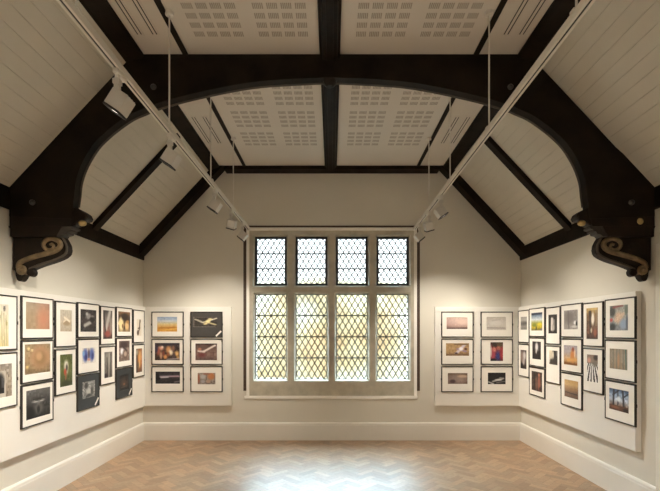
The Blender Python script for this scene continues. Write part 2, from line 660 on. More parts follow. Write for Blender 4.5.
def lattice(x0, x1, z0, z1, y, nx, nz, bars):
    """diamond leading clipped to a rectangle, with tie bars"""
    b = MB()
    w_, h_ = x1 - x0, z1 - z0
    px, pz = w_ / nx, h_ / nz
    t, dth = 0.0070, 0.004

    def bar(p, q, t):
        p, q = Vector((p[0], 0, p[1])), Vector((q[0], 0, q[1]))
        d = (q - p).normalized()
        s = Vector((-d.z, 0, d.x)) * t
        vs = []
        for yy in (y - dth, y + dth):
            for c in (p - s, p + s, q + s, q - s):
                vs.append((c.x, yy, c.z))
        b.add(vs, [(0, 1, 2, 3), (7, 6, 5, 4), (0, 4, 5, 1), (1, 5, 6, 2), (2, 6, 7, 3), (3, 7, 4, 0)])

    m = pz / px
    for sgn in (1, -1):
        n = int(nx + nz + 3)
        for i in range(-n, n + 1):
            # x = xa + s, z = z0 + sgn*m*s + ...
            zc = (i + 0.5) * pz if sgn > 0 else (i + 0.5) * pz
            pts = []
            # line z = zc + sgn*m*x for x in 0..w
            xa, xb = 0.0, w_
            za, zb = zc, zc + sgn * m * w_
            lo, hi = 0.0, 1.0
            dz = zb - za
            for bound, sg in ((0.0, 1), (h_, -1)):
                # sg*(za + t*dz - bound) >= 0
                c0 = sg * (za - bound)
                c1 = sg * dz
                if abs(c1) < 1e-9:
                    continue
                tt = -c0 / c1
                if c1 > 0:
                    lo = max(lo, tt)
                else:
                    hi = min(hi, tt)
            if hi - lo > 0.02:
                bar((x0 + lo * w_, z0 + za + lo * dz), (x0 + hi * w_, z0 + za + hi * dz), t)
    for zb in bars:
        bar((x0, zb), (x1, zb), 0.009)
    for p, q in (((x0, z0), (x1, z0)), ((x0, z1), (x1, z1)), ((x0, z0), (x0, z1)), ((x1, z0), (x1, z1))):
        bar(p, q, 0.007)
    return b


GY = SY + 0.075
for a, c in LX:
    # upper opening light: dark steel casement
    z0, z1 = UZ
    f = 0.024
    b = MB()
    b.box(a, a + f, GY - 0.025, GY + 0.02, z0, z1)
    b.box(c - f, c, GY - 0.025, GY + 0.02, z0, z1)
    b.box(a + f, c - f, GY - 0.025, GY + 0.02, z0, z0 + f)
    b.box(a + f, c - f, GY - 0.025, GY + 0.02, z1 - f, z1)
    for zz in (z0 + 0.24, z0 + 0.20):
        b.box(a + f, a + f + 0.012, GY - 0.03, GY, zz - 0.02, zz + 0.02)
    cas = obj('casement_frame', b, 'steel', win)
    obj('leading', lattice(a + f, c - f, z0 + f, z1 - f, GY, 5, 5, [z0 + f + (z1 - z0 - 2 * f) * q / 3 for q in (1, 2)]), 'lead', cas)
    obj('glass_pane', MB().box(a + f, c - f, GY - 0.001, GY + 0.001, z0 + f, z1 - f), 'glass', cas)
    z0, z1 = LZ
    ld = obj('leading', lattice(a + 0.004, c - 0.004, z0 + 0.004, z1 - 0.004, GY, 5, 8, [z0 + (z1 - z0) * q / 4 for q in (1, 2, 3)]), 'lead', win)
    obj('glass_pane', MB().box(a, c, GY - 0.001, GY + 0.001, z0, z1), 'obscured', win)

# ground and planting outside
g = obj('ground', MB().box(-16, 16, BACK + TH + 0.01, 40, -0.6, -0.4), 'gravel')
g['kind'] = 'structure'


def hedge_mat():
    m = bpy.data.materials.new('autumn_leaves')
    m.use_nodes = True
    nt = m.node_tree
    p = nt.nodes['Principled BSDF']
    p.inputs['Roughness'].default_value = 0.9
    tc = nt.nodes.new('ShaderNodeTexCoord')
    n = nt.nodes.new('ShaderNodeTexNoise')
    n.inputs['Scale'].default_value = 0.75
    n.inputs['Detail'].default_value = 3
    nt.links.new(tc.outputs['Object'], n.inputs['Vector'])
    r = nt.nodes.new('ShaderNodeValToRGB')
    e = r.color_ramp.elements
    e[0].position = 0.36
    e[0].color = (0.080, 0.041, 0.011, 1)
    e[1].position = 0.66
    e[1].color = (0.140, 0.116, 0.080, 1)
    k = e.new(0.5)
    k.color = (0.104, 0.070, 0.029, 1)
    nt.links.new(n.outputs['Fac'], r.inputs['Fac'])
    nt.links.new(r.outputs['Color'], p.inputs['Base Color'])
    return m


M['leaves'] = hedge_mat()


def hedge():
    rng = np.random.RandomState(5)
    b = MB()
    nx, nz = 120, 24
    def row(sx, ph):
        return sum(a * math.sin(f * sx + p_ + ph) for a, f, p_ in ((0.16, 1.7, 0.3), (0.10, 3.9, 1.1), (0.07, 8.3, 2.0), (0.05, 14.0, 0.5)))
    vs = []
    for j in range(nz + 1):
        t = j / nz * PI                      # section: up the near face, over the top, down the far face
        for i in range(nx + 1):
            x = -9 + 18 * i / nx
            y = 14.2 - 0.9 * math.copysign(abs(math.cos(t)) ** 0.5, math.cos(t))
            z = -0.4 + 3.75 * abs(math.sin(t)) ** 0.45
            k = row(x, 2.3 * j / 3.0)
            vs.append((x, y + 0.6 * k * math.cos(t), z + (0.35 * k - 0.1) * math.sin(t)))
    fs = [(j * (nx + 1) + i, j * (nx + 1) + i + 1, (j + 1) * (nx + 1) + i + 1, (j + 1) * (nx + 1) + i) for j in range(nz) for i in range(nx)]
    b.add(vs, fs)
    o = obj('hedge', b, 'leaves', None, True)
    tag(o, 'blurred yellow and cream planting outdoors, seen through the lower window panes', 'hedge')
    o['kind'] = 'stuff'


hedge()

# ------------------------------------------------------------------ roof timbers
def rel(u):
    return EYE + u


def beam_thing(name, label, cat, mb, group=None, m='timber'):
    o = obj(name, mb, m)
    return tag(o, label, cat, group)


RX = -0.018


def ridge(y0, y1):
    w2 = 0.087
    prof = [(-w2, CEIL), (-w2, CEIL - 0.025), (-w2 + 0.018, CEIL - 0.03), (-w2 + 0.03, CEIL - 0.055), (-0.03, CEIL - 0.055), (-0.025, CEIL - 0.062),
            (0.025, CEIL - 0.062), (0.03, CEIL - 0.055), (w2 - 0.03, CEIL - 0.055), (w2 - 0.018, CEIL - 0.03), (w2, CEIL - 0.025), (w2, CEIL)]
    return MB().prism([(x + RX, z) for x, z in prof], y0, y1, 'y')


beam_thing('ridge_beam', 'dark moulded ridge beam along the flat ceiling, in front of the arched truss', 'beam', ridge(FRONT, TF))
beam_thing('ridge_beam', 'dark moulded ridge beam along the flat ceiling, between arched truss and window wall', 'beam', ridge(TB, ENDB))

for sg, sn in ((-1, 'left'), (1, 'right')):
    prof = [(1.625, CEIL - 0.002), (1.625, CEIL - 0.022), (1.64, CEIL - 0.036), (1.755, rel(2.336)), (1.777, rel(2.325)), (1.777, slope_z(1.777) - 0.003), (1.712, CEIL - 0.002)]
    poly = [(sg * x - (0.022 if sg > 0 else 0), z) for x, z in prof]
    beam_thing('purlin', f'dark purlin at the top of the {sn} boarded slope, in front of the arched truss', 'beam', MB().prism(poly, FRONT, TF, 'y'))
    beam_thing('purlin', f'dark purlin at the top of the {sn} boarded slope, beyond the arched truss', 'beam', MB().prism(poly, TB, ENDB - 0.001, 'y'))
    poly = [(sg * x, z) for x, z in [(2.799, rel(1.06)), (2.785, rel(1.06)), (2.78, rel(1.075)), (2.78, rel(1.19)), (2.785, slope_z(2.785)-0.003), (2.799, slope_z(2.799)-0.003)]]
    beam_thing('wall_plate', f'dark timber wall plate along the top of the {sn} wall', 'beam', MB().prism(poly, FRONT, BACK - 0.001, 'y'))
    bx = 1.263 if sg < 0 else 1.243
    beam_thing('ceiling_batten', f'thin dark batten {sn} of the flat ceiling, in front of the truss', 'batten', MB().box(sg * bx - 0.022, sg * bx + 0.022, FRONT, TF, CEIL - 0.012, CEIL - 0.0005))
    beam_thing('ceiling_batten', f'thin dark batten {sn} of the flat ceiling, beyond the truss', 'batten', MB().box(sg * bx - 0.022, sg * bx + 0.022, TB, ENDB, CEIL - 0.012, CEIL - 0.0005))

    # rafters: a slanted bar on the slope
    def rafter(y0, y1, dep):
        off = dep * math.hypot(1, SL)
        xa, xb = (1.72, 2.775) if dep > 0.09 else (1.795, 2.775)
        poly = [(xa, slope_z(xa) - 0.002), (xb, slope_z(xb) - 0.002), (xb, slope_z(xb) - off), (xa, slope_z(xa) - off)]
        if dep > 0.09:
            poly[0] = (1.74, slope_z(1.74) - 0.003)
            poly[3] = (1.562, slope_z(1.562) - off)
            poly.insert(4, (1.562, CEIL - 0.002))
        return MB().prism([(sg * x, z) for x, z in poly], y0, y1, 'y')
    beam_thing('rafter', f'dark middle rafter crossing the {sn} boarded slope beyond the arched truss', 'beam', rafter(5.10, 5.21, 0.05))
    beam_thing('end_rafter', f'dark sloping rafter against the window wall, {sn} edge of its gable', 'beam', rafter(ENDB, BACK - 0.001, 0.10))
beam_thing('end_beam', 'dark horizontal beam along the top of the window wall under the flat ceiling', 'beam',
           MB().box(-1.56, 1.56, ENDB, BACK - 0.001, CEIL - 0.053, CEIL - 0.001))

# ------------------------------------------------------------------ arched truss with carved corbels
truss = thing('roof_truss', 'dark oak arched roof truss on carved wall brackets spanning the room', 'roof truss', (0, (TF + TB) / 2, EYE + 0.45))
TX = -0.012
arch = [(2.285, 1.0), (2.278, 1.126), (2.265, 1.223), (2.25, 1.347), (2.197, 1.495), (2.10, 1.655), (2.0, 1.757), (1.905, 1.835), (1.78, 1.92), (1.67, 1.968),
        (1.587, 2.004), (1.39, 2.064), (1.135, 2.126), (0.827, 2.188), (0.547, 2.224), (0.07, 2.249), (0.0, 2.25)]


def smooth_pts(p, n=4):
    out = []
    for i in range(len(p) - 1):
        p0 = p[max(i - 1, 0)]
        p1, p2 = p[i], p[i + 1]
        p3 = p[min(i + 2, len(p) - 1)]
        for j in range(n):
            t = j / n
            out.append(tuple(0.5 * ((2 * p1[k]) + (-p0[k] + p2[k]) * t + (2 * p0[k] - 5 * p1[k] + 4 * p2[k] - p3[k]) * t * t + (-p0[k] + 3 * p1[k] - 3 * p2[k] + p3[k]) * t ** 3) for k in range(len(p1))))
    out.append(tuple(p[-1]))
    return out


# intrados measured on the back edge
ar = [(x * TB / 3.98, rel(z * TB / 3.98)) for x, z in smooth_pts(arch, 3)]
cut = ar[33][0]
lower = [p for p in ar if p[0] >= cut - 1e-6]
upper = [p for p in ar if p[0] <= cut + 1e-6]
poly = [(x + TX, z) for x, z in upper] + [(-x + TX, z) for x, z in upper[::-1][1:]] + [(-cut + TX, CEIL - 0.001), (cut + TX, CEIL - 0.001)]


def ribbon(inner, outer):
    b = MB()
    n = len(inner)
    vs = [(x, y, z) for y in (TF, TB) for p in (inner, outer) for x, z in p]
    fs = []
    for i in range(n - 1):
        fs += [(i, i + 1, n + i + 1, n + i), (2 * n + i, 3 * n + i, 3 * n + i + 1, 2 * n + i + 1),
               (i, 2 * n + i, 2 * n + i + 1, i + 1), (n + i, n + i + 1, 3 * n + i + 1, 3 * n + i)]
    fs += [(0, n, 3 * n, 2 * n), (n - 1, 3 * n - 1, 4 * n - 1, 2 * n - 1)]
    return b.add(vs, fs)


inner = [(x + TX, z) for x, z in upper] + [(-x + TX, z) for x, z in upper[::-1][1:]]
obj('collar_beam', ribbon(inner, [(x, CEIL - 0.001) for x, z in inner]), 'timber', truss)
for sg, sn in ((-1, 'left'), (1, 'right')):
    X = lambda x: sg * x + TX * 1.0
    outer = [(2.787, rel(1.0)), (2.787, slope_z(2.787) - 0.002), (1.71, slope_z(1.71) - 0.002), (1.69, CEIL - 0.001), (cut, CEIL - 0.001)]
    poly = [(sg * x + (TX if x < 2.5 else 0), z) for x, z in lower[::-1] + outer]
    def on_outer(u):
        ol = [0.0]
        for i in range(len(outer) - 1):
            ol.append(ol[-1] + math.dist(outer[i], outer[i + 1]))
        d = u * ol[-1]
        for i in range(len(outer) - 1):
            if d <= ol[i + 1] + 1e-9:
                k = (d - ol[i]) / (ol[i + 1] - ol[i])
                return (outer[i][0] + k * (outer[i + 1][0] - outer[i][0]), outer[i][1] + k * (outer[i + 1][1] - outer[i][1]))
        return outer[-1]
    inn = lower
    il = [0.0]
    for i in range(len(inn) - 1):
        il.append(il[-1] + math.dist(inn[i], inn[i + 1]))
    us = [v / il[-1] for v in il]
    ol = [math.dist(outer[i], outer[i + 1]) for i in range(len(outer) - 1)]
    for i in range(1, len(outer) - 1):                    # keep the outer corners
        us.append(sum(ol[:i]) / sum(ol))
    us = sorted(us)

    def on_inner(u):
        d = u * il[-1]
        for i in range(len(inn) - 1):
            if d <= il[i + 1] + 1e-9:
                k = (d - il[i]) / (il[i + 1] - il[i])
                return (inn[i][0] + k * (inn[i + 1][0] - inn[i][0]), inn[i][1] + k * (inn[i + 1][1] - inn[i][1]))
        return inn[-1]
    mv = lambda p: (sg * p[0] + (TX if p[0] < 2.5 else 0), p[1])
    obj('arch_brace', ribbon([mv(on_inner(u)) for u in us], [mv(on_outer(u)) for u in us]), 'timber', truss)
    # roll along the inner edge of the arch, in paler oak for caught light
    pts = [(X(x), TB + 0.0, z) for x, z in ar if z > rel(1.07)]
    obj('lit_edge_roll', MB().tube(pts, 0.011, 8), 'edge', truss, True)
    # wall post, plain block below it and stepped mouldings at its free end
    post = [(2.787, rel(1.0)), (2.236, rel(1.0)), (2.25, rel(0.915)), (2.787, rel(0.915))]
    obj('wall_post', MB().prism([(sg * x, z) for x, z in post], TF + 0.004, TB - 0.004, 'y'), 'carved', truss)
    b = MB().prism([(sg * x, z) for x, z in [(2.80, rel(0.915)), (2.345, rel(0.915)), (2.39, rel(0.825)), (2.785, rel(0.825)), (2.785, rel(0.895))]], TF + 0.006, TB + 0.012, 'y')
    obj('capital_block', b, 'carved', truss)
    st = [(2.342, 0.913), (2.235, 0.913), (2.235, 0.898), (2.262, 0.888), (2.262, 0.876), (2.29, 0.868), (2.296, 0.852), (2.33, 0.844), (2.345, 0.826), (2.387, 0.826)]
    obj('capital_moulding', MB().prism([(sg * x, rel(z)) for x, z in st], TF + 0.008, TB + 0.02, 'y'), 'litoak', truss)
    # curled leaf at the foot of the arch
    b = MB().prism([(sg * x, rel(z)) for x, z in [(2.30, 1.075), (2.23, 1.085), (2.18, 1.06), (2.135, 1.03), (2.12, 0.998), (2.13, 0.975), (2.15, 0.968), (2.17, 0.972), (2.20, 0.975), (2.23, 0.93), (2.30, 0.915)]], TF + 0.01, TB + 0.03, 'y', bevel=0.01)
    fs = obj('foot_scroll', b, 'carved', truss)
    obj('gilt_boss', MB().ball((sg * 2.175, TF + 0.035, rel(0.948)), 0.03, (1.2, 0.9, 0.85)), 'gold', fs, True)
    # carved bracket
    q = lambda x, y: ((332 - x) / 114.7, rel((332 - y) / 114.7))
    F, B_ = 3.845, 3.915
    out = [q(62, 236), q(66, 243), q(67.5, 249), q(65.5, 255), q(55, 260.5), q(41, 265), (q(30, 269.5)), q(24, 274), q(21, 279.5), q(18, 281), q(15.5, 278.5), q(14.5, 270)]
    out = [(max(min(x, 2.785), 0), z) for x, z in out]
    poly = [(sg * x, z) for x, z in [(2.79, rel(0.826))] + [(2.38, rel(0.826))] + smooth_pts(out, 3) + [(2.79, rel(0.54))]]
    br = obj('bracket', MB().prism(poly, F, B_, 'y', bevel=0.004), 'carved', truss)
    c = lambda px, py: q(px / 4.91, 190 + py / 4.91)
    sc = [c(88, 385), c(98, 355), (c(150, 330)), c(215, 310), c(268, 293), c(295, 268), c(287, 243), c(255, 230), c(225, 238), c(211, 260), c(222, 282), c(245, 288), c(262, 275), c(255, 258), c(243, 262)]
    pts = [(x, z - 0.013 * min(1, max(0, (z - rel(0.6)) / 0.15))) for x, z in smooth_pts(sc, 4)]
    n = len(pts)
    rs = [0.0215 + 0.003 * math.sin(PI * min(1, i / n * 1.4)) - 0.010 * (i / n) ** 2 for i in range(n)]
    obj('scroll_band', MB().tube([(sg * x, F - 0.004, z) for x, z in pts], 0.02, 10, 0, ((0, 1, 0), 0.8), rs), 'gilt', br, True)
    ed = [(x + 0.011, z + 0.006) for x, z in smooth_pts(out[:7], 4)]
    obj('scroll_edge', MB().tube([(sg * x, F - 0.001, z) for x, z in ed], 0.011, 8), 'edge', br, True)
    # rolled foot of the bracket
    cx, cz = c(105, 393)
    b = MB().tube([(sg * cx, F - 0.02, cz), (sg * cx, F - 0.012, cz), (sg * cx, B_, cz)], 0.044, 16, 0, None, [0.036, 0.044, 0.044])
    b.ball((sg * cx, F - 0.02, cz), 0.02)
    obj('gilt_roll', b, 'gilt', br, True)
    cx, cz = c(150, 405)
    obj('knob_roll', MB().tube([(sg * cx, F - 0.014, cz), (sg * cx, F - 0.006, cz), (sg * cx, F + 0.035, cz)], 0.036, 14, 0, None, [0.028, 0.036, 0.036]), 'carved', br, True)
    # iron bolts
    for bx_, bz_ in ((2.585, 1.118), (1.54, 2.115)):
        b = MB().tube([(sg * bx_, TF, rel(bz_)), (sg * bx_, TF - 0.012, rel(bz_)), (sg * bx_, TF - 0.022, rel(bz_))], 0.03, 10, 0, None, [0.026, 0.024, 0.012])
        obj('bolt', b, 'iron', truss, True)
obj('gilt_boss', MB().ball((2.665, TF + 0.012, rel(0.957)), 0.032, (1, 0.6, 1)), 'gold', truss, True)
b = MB().tube([(RX, TB - 0.03, rel(2.21)), (RX, TB - 0.03, rel(2.175)), (RX, TB - 0.03, rel(2.15))], 0.06, 14, 0, None, [0.06, 0.055, 0.03])
obj('crown_boss', b, 'carved', truss, True)

# ------------------------------------------------------------------ slot air vents in the outer strips of the flat ceiling
def vent(x, y0, y1, label, group):
    t = thing('slot_vent', label, 'air vent', (x, (y0 + y1) / 2, CEIL - 0.004), 0, group)
    b = MB()
    h = (y1 - y0) / 2
    for xa, xb in ((-0.034, -0.020), (-0.010, 0.010), (0.020, 0.034)):
        b.box(xa, xb, -h, h, 0, 0.0035)
    b.box(-0.02, 0.02, -h, -h + 0.01, 0, 0.0035)
    b.box(-0.02, 0.02, h - 0.01, h, 0, 0.0035)
    part('frame', mesh_of('frame', b, 'ceiling'), t)
    for xa, xb in ((-0.020, -0.010), (0.010, 0.020)):
        part('slot', mesh_of('slot', MB().box(xa, xb, -h + 0.01, h - 0.01, 0.002, 0.0035), 'slotdark'), t)


for sg, sn in ((-1, 'left'), (1, 'right')):
    for x, wh in ((1.426, 'nearer the middle'), (1.55, 'nearer the slope')):
        x -= 0.025 if sg > 0 else 0
        vent(sg * x, 2.75, 3.556, f'dark ceiling slots on the {sn}, in front of the truss, {wh}', 'air slots in the flat ceiling')
        vent(sg * x, 4.90, 5.60, f'dark ceiling slots on the {sn}, beyond the truss, {wh}', 'air slots in the flat ceiling')

# ------------------------------------------------------------------ white display boards
BT = 0.055
BZ0, BZ1 = 0.515, 1.97
PB = HALF - BT
def board(label, x0, x1, y0, y1):
    o = obj('display_board', MB().cbox(x0, x1, y0, y1, BZ0, BZ1, 0.003), 'panel')
    tag(o, label, 'display board', 'white display boards')


board('long white display board along the left wall, carrying seventeen framed pictures', -HALF + 0.001, -PB, 2.4, BACK - 0.001)
board('long white display board along the right wall, ending before the door casing', PB, HALF - 0.001, 3.98, BACK - 0.001)
board('short white display board on the window wall, left of the window', -PB + 0.001, -1.477, BACK - BT, BACK - 0.001)
board('short white display board on the window wall, right of the window', 1.513, PB - 0.001, BACK - BT, BACK - 0.001)

# ------------------------------------------------------------------ framed pictures
NX, NZ = 30, 24


class Paint:
    """tiny painter: a picture as a grid of sRGB colours, x to the right, y down, both 0..1"""

    def __init__(self, seed):
        self.r = np.random.RandomState(seed)
        self.X, self.Y = np.meshgrid((np.arange(NX) + 0.5) / NX, (np.arange(NZ) + 0.5) / NZ)
        self.c = np.zeros((NZ, NX, 3))

    def grad(self, *stops):
        ys = np.linspace(0, 1, len(stops))
        for k in range(3):
            self.c[..., k] = np.interp(self.Y, ys, [s[k] for s in stops])
        return self

    def gradx(self, a, *stops):
        xs_ = np.linspace(0, 1, len(stops))
        for k in range(3):
            self.c[..., k] = self.c[..., k] * (1 - a) + a * np.interp(self.X, xs_, [s[k] for s in stops])
        return self

    def mixin(self, m, col):
        m = np.clip(m, 0, 1)[..., None]
        self.c = self.c * (1 - m) + m * np.array(col, float)
        return self

    def ell(self, cx, cy, rx, ry, col, soft=0.35):
        d = np.sqrt(((self.X - cx) / rx) ** 2 + ((self.Y - cy) / ry) ** 2)
        return self.mixin((1 + soft - d) / (2 * soft) if soft > 0 else (d < 1) * 1.0, col)

    def rect(self, x0, y0, x1, y1, col, a=1.0):
        return self.mixin(((self.X > x0) & (self.X < x1) & (self.Y > y0) & (self.Y < y1)) * a, col)

    def line(self, x0, y0, x1, y1, wd, col):
        dx, dy = x1 - x0, y1 - y0
        t = np.clip(((self.X - x0) * dx + (self.Y - y0) * dy) / (dx * dx + dy * dy), 0, 1)
        d = np.hypot(self.X - x0 - t * dx, self.Y - y0 - t * dy)
        return self.mixin(1.5 - d / wd, col)

    def noise(self, amp, cell=2):
        n = self.r.randn(NZ // cell + 1, NX // cell + 1)
        n = np.kron(n, np.ones((cell, cell)))[:NZ, :NX]
        self.c = np.clip(self.c + amp * n[..., None], 0, 255)
        return self

    def stripes(self, n, col, a=0.6, ph=0.0):
        return self.mixin((np.sin(self.X * n * 2 * PI + ph) > 0.2) * a, col)

    def fan(self, cx, cy, n, col):
        th = np.arctan2(self.Y - cy, self.X - cx)
        return self.mixin((np.sin(th * n) > 0) * 1.0 * (self.Y > cy + 0.02), col)


def art(i):
    P = Paint(100)
    return P


LW, LH = 0.445, 0.386     # landscape frame
PW, PH = 0.358, 0.466     # portrait frame
FR = 0.0125
FD = 0.0165
_mould = {}


def moulding_mesh(wd, ht):
    key = (wd, ht)
    if key not in _mould:
        b = MB()
        o = [(-wd / 2, 0), (wd / 2, 0), (wd / 2, ht), (-wd / 2, ht)]
        i_ = [(-wd / 2 + FR, FR), (wd / 2 - FR, FR), (wd / 2 - FR, ht - FR), (-wd / 2 + FR, ht - FR)]
        e = 0.003
        o2 = [(-wd / 2 + e, e), (wd / 2 - e, e), (wd / 2 - e, ht - e), (-wd / 2 + e, ht - e)]
        vs = [(x, 0, z) for x, z in o] + [(x, -FD + e, z) for x, z in o] + [(x, -FD, z) for x, z in o2] + [(x, -FD, z) for x, z in i_] + [(x, -0.004, z) for x, z in i_]
        fs = []
        for r in range(4):
            for k in range(4):
                j = (k + 1) % 4
                fs.append((r * 4 + k, r * 4 + j, (r + 1) * 4 + j, (r + 1) * 4 + k))
        fs.append((0, 3, 2, 1))
        b.add(vs, fs)
        _mould[key] = mesh_of('moulding', b, 'frame')
    return _mould[key]


_clip = mesh_of('hanging_clip', MB().box(-0.0025, 0.0025, -0.016, 0, -0.014, 0.014), 'slotdark')


def picture(loc, rz, kind, rect, paint, label, group, mount='mat_white', sticker=False):
    wd, ht = {'L': (LW, LH), 'P': (PW, PH), 'W': (0.470, 0.377)}[kind]
    t = thing('picture_frame', label, 'framed picture', loc, rz, group)
    part('moulding', moulding_mesh(wd, ht), t)
    x0, x1 = -wd / 2 + rect[0] * wd, -wd / 2 + rect[1] * wd
    z1, z0 = ht - rect[2] * ht, ht - rect[3] * ht
    yF, yP = -0.012, -0.0095
    a = wd / 2 - FR
    O = [(-a, FR), (a, FR), (a, ht - FR), (-a, ht - FR)]
    I = [(x0, z0), (x1, z0), (x1, z1), (x0, z1)]
    J = [(x0 + 0.002, z0 + 0.002), (x1 - 0.002, z0 + 0.002), (x1 - 0.002, z1 - 0.002), (x0 + 0.002, z1 - 0.002)]
    vs = [(x, yF, z) for x, z in O] + [(x, yF, z) for x, z in I] + [(x, yP, z) for x, z in J]
    fs = []
    for r in (0, 1):
        for k in range(4):
            j = (k + 1) % 4
            fs.append((r * 4 + k, r * 4 + j, r * 4 + 4 + j, r * 4 + 4 + k))
    mt = part('mount', mesh_of('mount', MB().add(vs, fs), mount), t)
    if mount != 'mat_white':
        mt['label'] = 'dark mount'
    # the print: a flat sheet of small coloured cells
    vs, fs, cs = [], [], []
    for j in range(NZ + 1):
        for i in range(NX + 1):
            vs.append((x0 + (x1 - x0) * i / NX, yP + 0.0005, z1 + (z0 - z1) * j / NZ))
    C = np.clip(paint.c, 0, 255) / 255.0
    C = np.where(C <= 0.04045, C / 12.92, ((C + 0.055) / 1.055) ** 2.4)
    for j in range(NZ):
        for i in range(NX):
            q = j * (NX + 1) + i
            fs.append((q + NX + 1, q + NX + 2, q + 1, q))
            cs += [(*C[j, i], 1)] * 4
    me = bpy.data.meshes.new('print')
    me.from_pydata(vs, [], fs)
    me.materials.append(M['print'])
    ink(me, cs)
    part('print', me, t)
    for s in (-1, 1):
        part('hanging_clip', _clip, t, (s * (wd / 2 + 0.0025), 0, ht * 0.5))
    if sticker:
        b = MB()
        cx, cz = wd / 2 - FR - 0.045, FR + 0.043
        d, n_ = Vector((0.707, 0, 0.707)), Vector((-0.707, 0, 0.707))
        c0 = Vector((cx, yF - 0.001, cz))
        q = [c0 - d * 0.058 - n_ * 0.012, c0 + d * 0.058 - n_ * 0.012, c0 + d * 0.05 + n_ * 0.012, c0 - d * 0.05 + n_ * 0.012]
        b.add([tuple(v) for v in q] + [(v.x, yF + 0.0005, v.z) for v in q], [(0, 1, 2, 3), (7, 6, 5, 4), (0, 4, 5, 1), (1, 5, 6, 2), (2, 6, 7, 3), (3, 7, 4, 0)])
        st = part('corner_label', mesh_of('corner_label', b, 'mat_white'), t)
        st['label'] = 'slanting white paper strip'
    return t


# bottoms of the frames, by row
LROW = [1.536, 1.138, 0.740]
PROW = [1.445, 0.962]
WROW = [1.521, 1.120, 0.719]
GL, GR, GBL, GBR = 'framed pictures on the left wall', 'framed pictures on the right wall', 'framed pictures left of the window', 'framed pictures right of the window'


def P(seed):
    return Paint(seed)


def lw(kind, dc, row, rect, paint, label, **k):
    z = (LROW if kind == 'L' else PROW)[row]
    picture((-PB, dc * 1.005, z), PI / 2, kind, rect, paint, label, GL, **k)


def rw(kind, dc, row, rect, paint, label, **k):
    z = (LROW if kind == 'L' else PROW)[row]
    picture((PB, dc * 1.0055, z), -PI / 2, kind, rect, paint, label, GR, **k)


# --- left wall, from the camera towards the window
A, B2, C_, D_, E_, F_, G_ = 3.625, 4.073, 4.50, 4.922, 5.343, 5.767, 6.198
p = P(1).grad((214, 208, 192), (222, 212, 182), (206, 190, 140)).noise(6)
for x in (0.12, 0.3, 0.5, 0.66, 0.82):
    p.line(x, 0.1 + 0.2 * x, x + 0.05, 1, 0.02, (168, 160, 120))
p.ell(0.7, 0.1, 0.08, 0.06, (110, 105, 95)).ell(0.35, 0.3, 0.08, 0.06, (150, 140, 100)).ell(0.85, 0.45, 0.07, 0.06, (170, 160, 110))
lw('P', A, 0, (0.28, 0.72, 0.17, 0.93), p, 'black frame at the left edge of the photo, pale cream print of plant stems')
p = P(2).grad((150, 140, 128), (165, 152, 135), (128, 116, 102)).noise(14).rect(0.15, 0.2, 0.7, 1, (190, 182, 170)).ell(0.42, 0.5, 0.2, 0.22, (40, 36, 34)).rect(0.24, 0.5, 0.62, 0.86, (30, 27, 26)).rect(0.5, 0.4, 0.62, 0.7, (90, 88, 90), 0.7)
lw('P', A, 1, (0.17, 0.83, 0.2, 0.8), p, 'black frame at the left edge of the photo, print of a dark stone doorway')
p = P(3).grad((150, 140, 135), (176, 150, 122), (150, 122, 96)).gradx(0.55, (170, 150, 118), (174, 152, 122), (200, 146, 112), (170, 118, 90)).noise(4, 3).ell(0.74, 0.62, 0.2, 0.3, (194, 132, 104), 0.9)
lw('L', B2, 0, (0.13, 0.88, 0.13, 0.77), p, 'black frame with a blurred brown and orange print, top row of the left wall')
p = P(4).grad((150, 132, 98), (168, 142, 106), (120, 100, 72)).noise(9).ell(0.6, 0.45, 0.36, 0.4, (176, 134, 100)).ell(0.6, 0.5, 0.22, 0.25, (150, 118, 80)).ell(0.55, 0.42, 0.12, 0.14, (190, 150, 110)).ell(0.15, 0.15, 0.05, 0.05, (225, 205, 150)).ell(0.1, 0.75, 0.05, 0.06, (215, 190, 130)).ell(0.28, 0.2, 0.04, 0.04, (220, 200, 150))
lw('L', B2, 1, (0.10, 0.9, 0.09, 0.8), p, 'black frame with a brown print of faint circles on the left wall')
p = P(5).grad((100, 98, 96), (50, 49, 48), (28, 27, 27)).noise(8).ell(0.5, 0.42, 0.24, 0.06, (175, 172, 168)).ell(0.5, 0.36, 0.18, 0.05, (30, 30, 30)).line(0.52, 0.45, 0.45, 0.62, 0.05, (140, 138, 135)).ell(0.5, 0.68, 0.2, 0.2, (90, 88, 86)).ell(0.5, 0.72, 0.06, 0.12, (20, 20, 20)).ell(0.15, 0.8, 0.2, 0.2, (22, 22, 22))
lw('L', B2, 2, (0.14, 0.9, 0.14, 0.83), p, 'black frame with a dark monochrome print of a mushroom shape on the left wall')
p = P(6).grad((186, 178, 162), (194, 180, 158), (178, 164, 144)).noise(6).ell(0.55, 0.6, 0.3, 0.12, (160, 140, 110)).line(0.35, 0.35, 0.8, 0.52, 0.05, (232, 220, 200)).line(0.3, 0.55, 0.5, 0.45, 0.04, (225, 210, 185))
lw('P', C_, 0, (0.23, 0.79, 0.18, 0.66), p, 'black frame with a small pale beige mountain print, upper row of the left wall')
p = P(7).grad((84, 92, 46), (96, 104, 52), (60, 68, 34)).noise(9).ell(0.5, 0.35, 0.17, 0.15, (225, 222, 210)).ell(0.5, 0.48, 0.16, 0.16, (190, 182, 165)).ell(0.42, 0.55, 0.1, 0.1, (190, 70, 40)).ell(0.55, 0.42, 0.06, 0.1, (40, 36, 30)).line(0.5, 0.6, 0.46, 0.75, 0.05, (150, 90, 60)).ell(0.5, 0.9, 0.4, 0.08, (48, 52, 26))
lw('P', C_, 1, (0.22, 0.82, 0.12, 0.83), p, 'black frame with a green print of a white and red bird on the left wall')
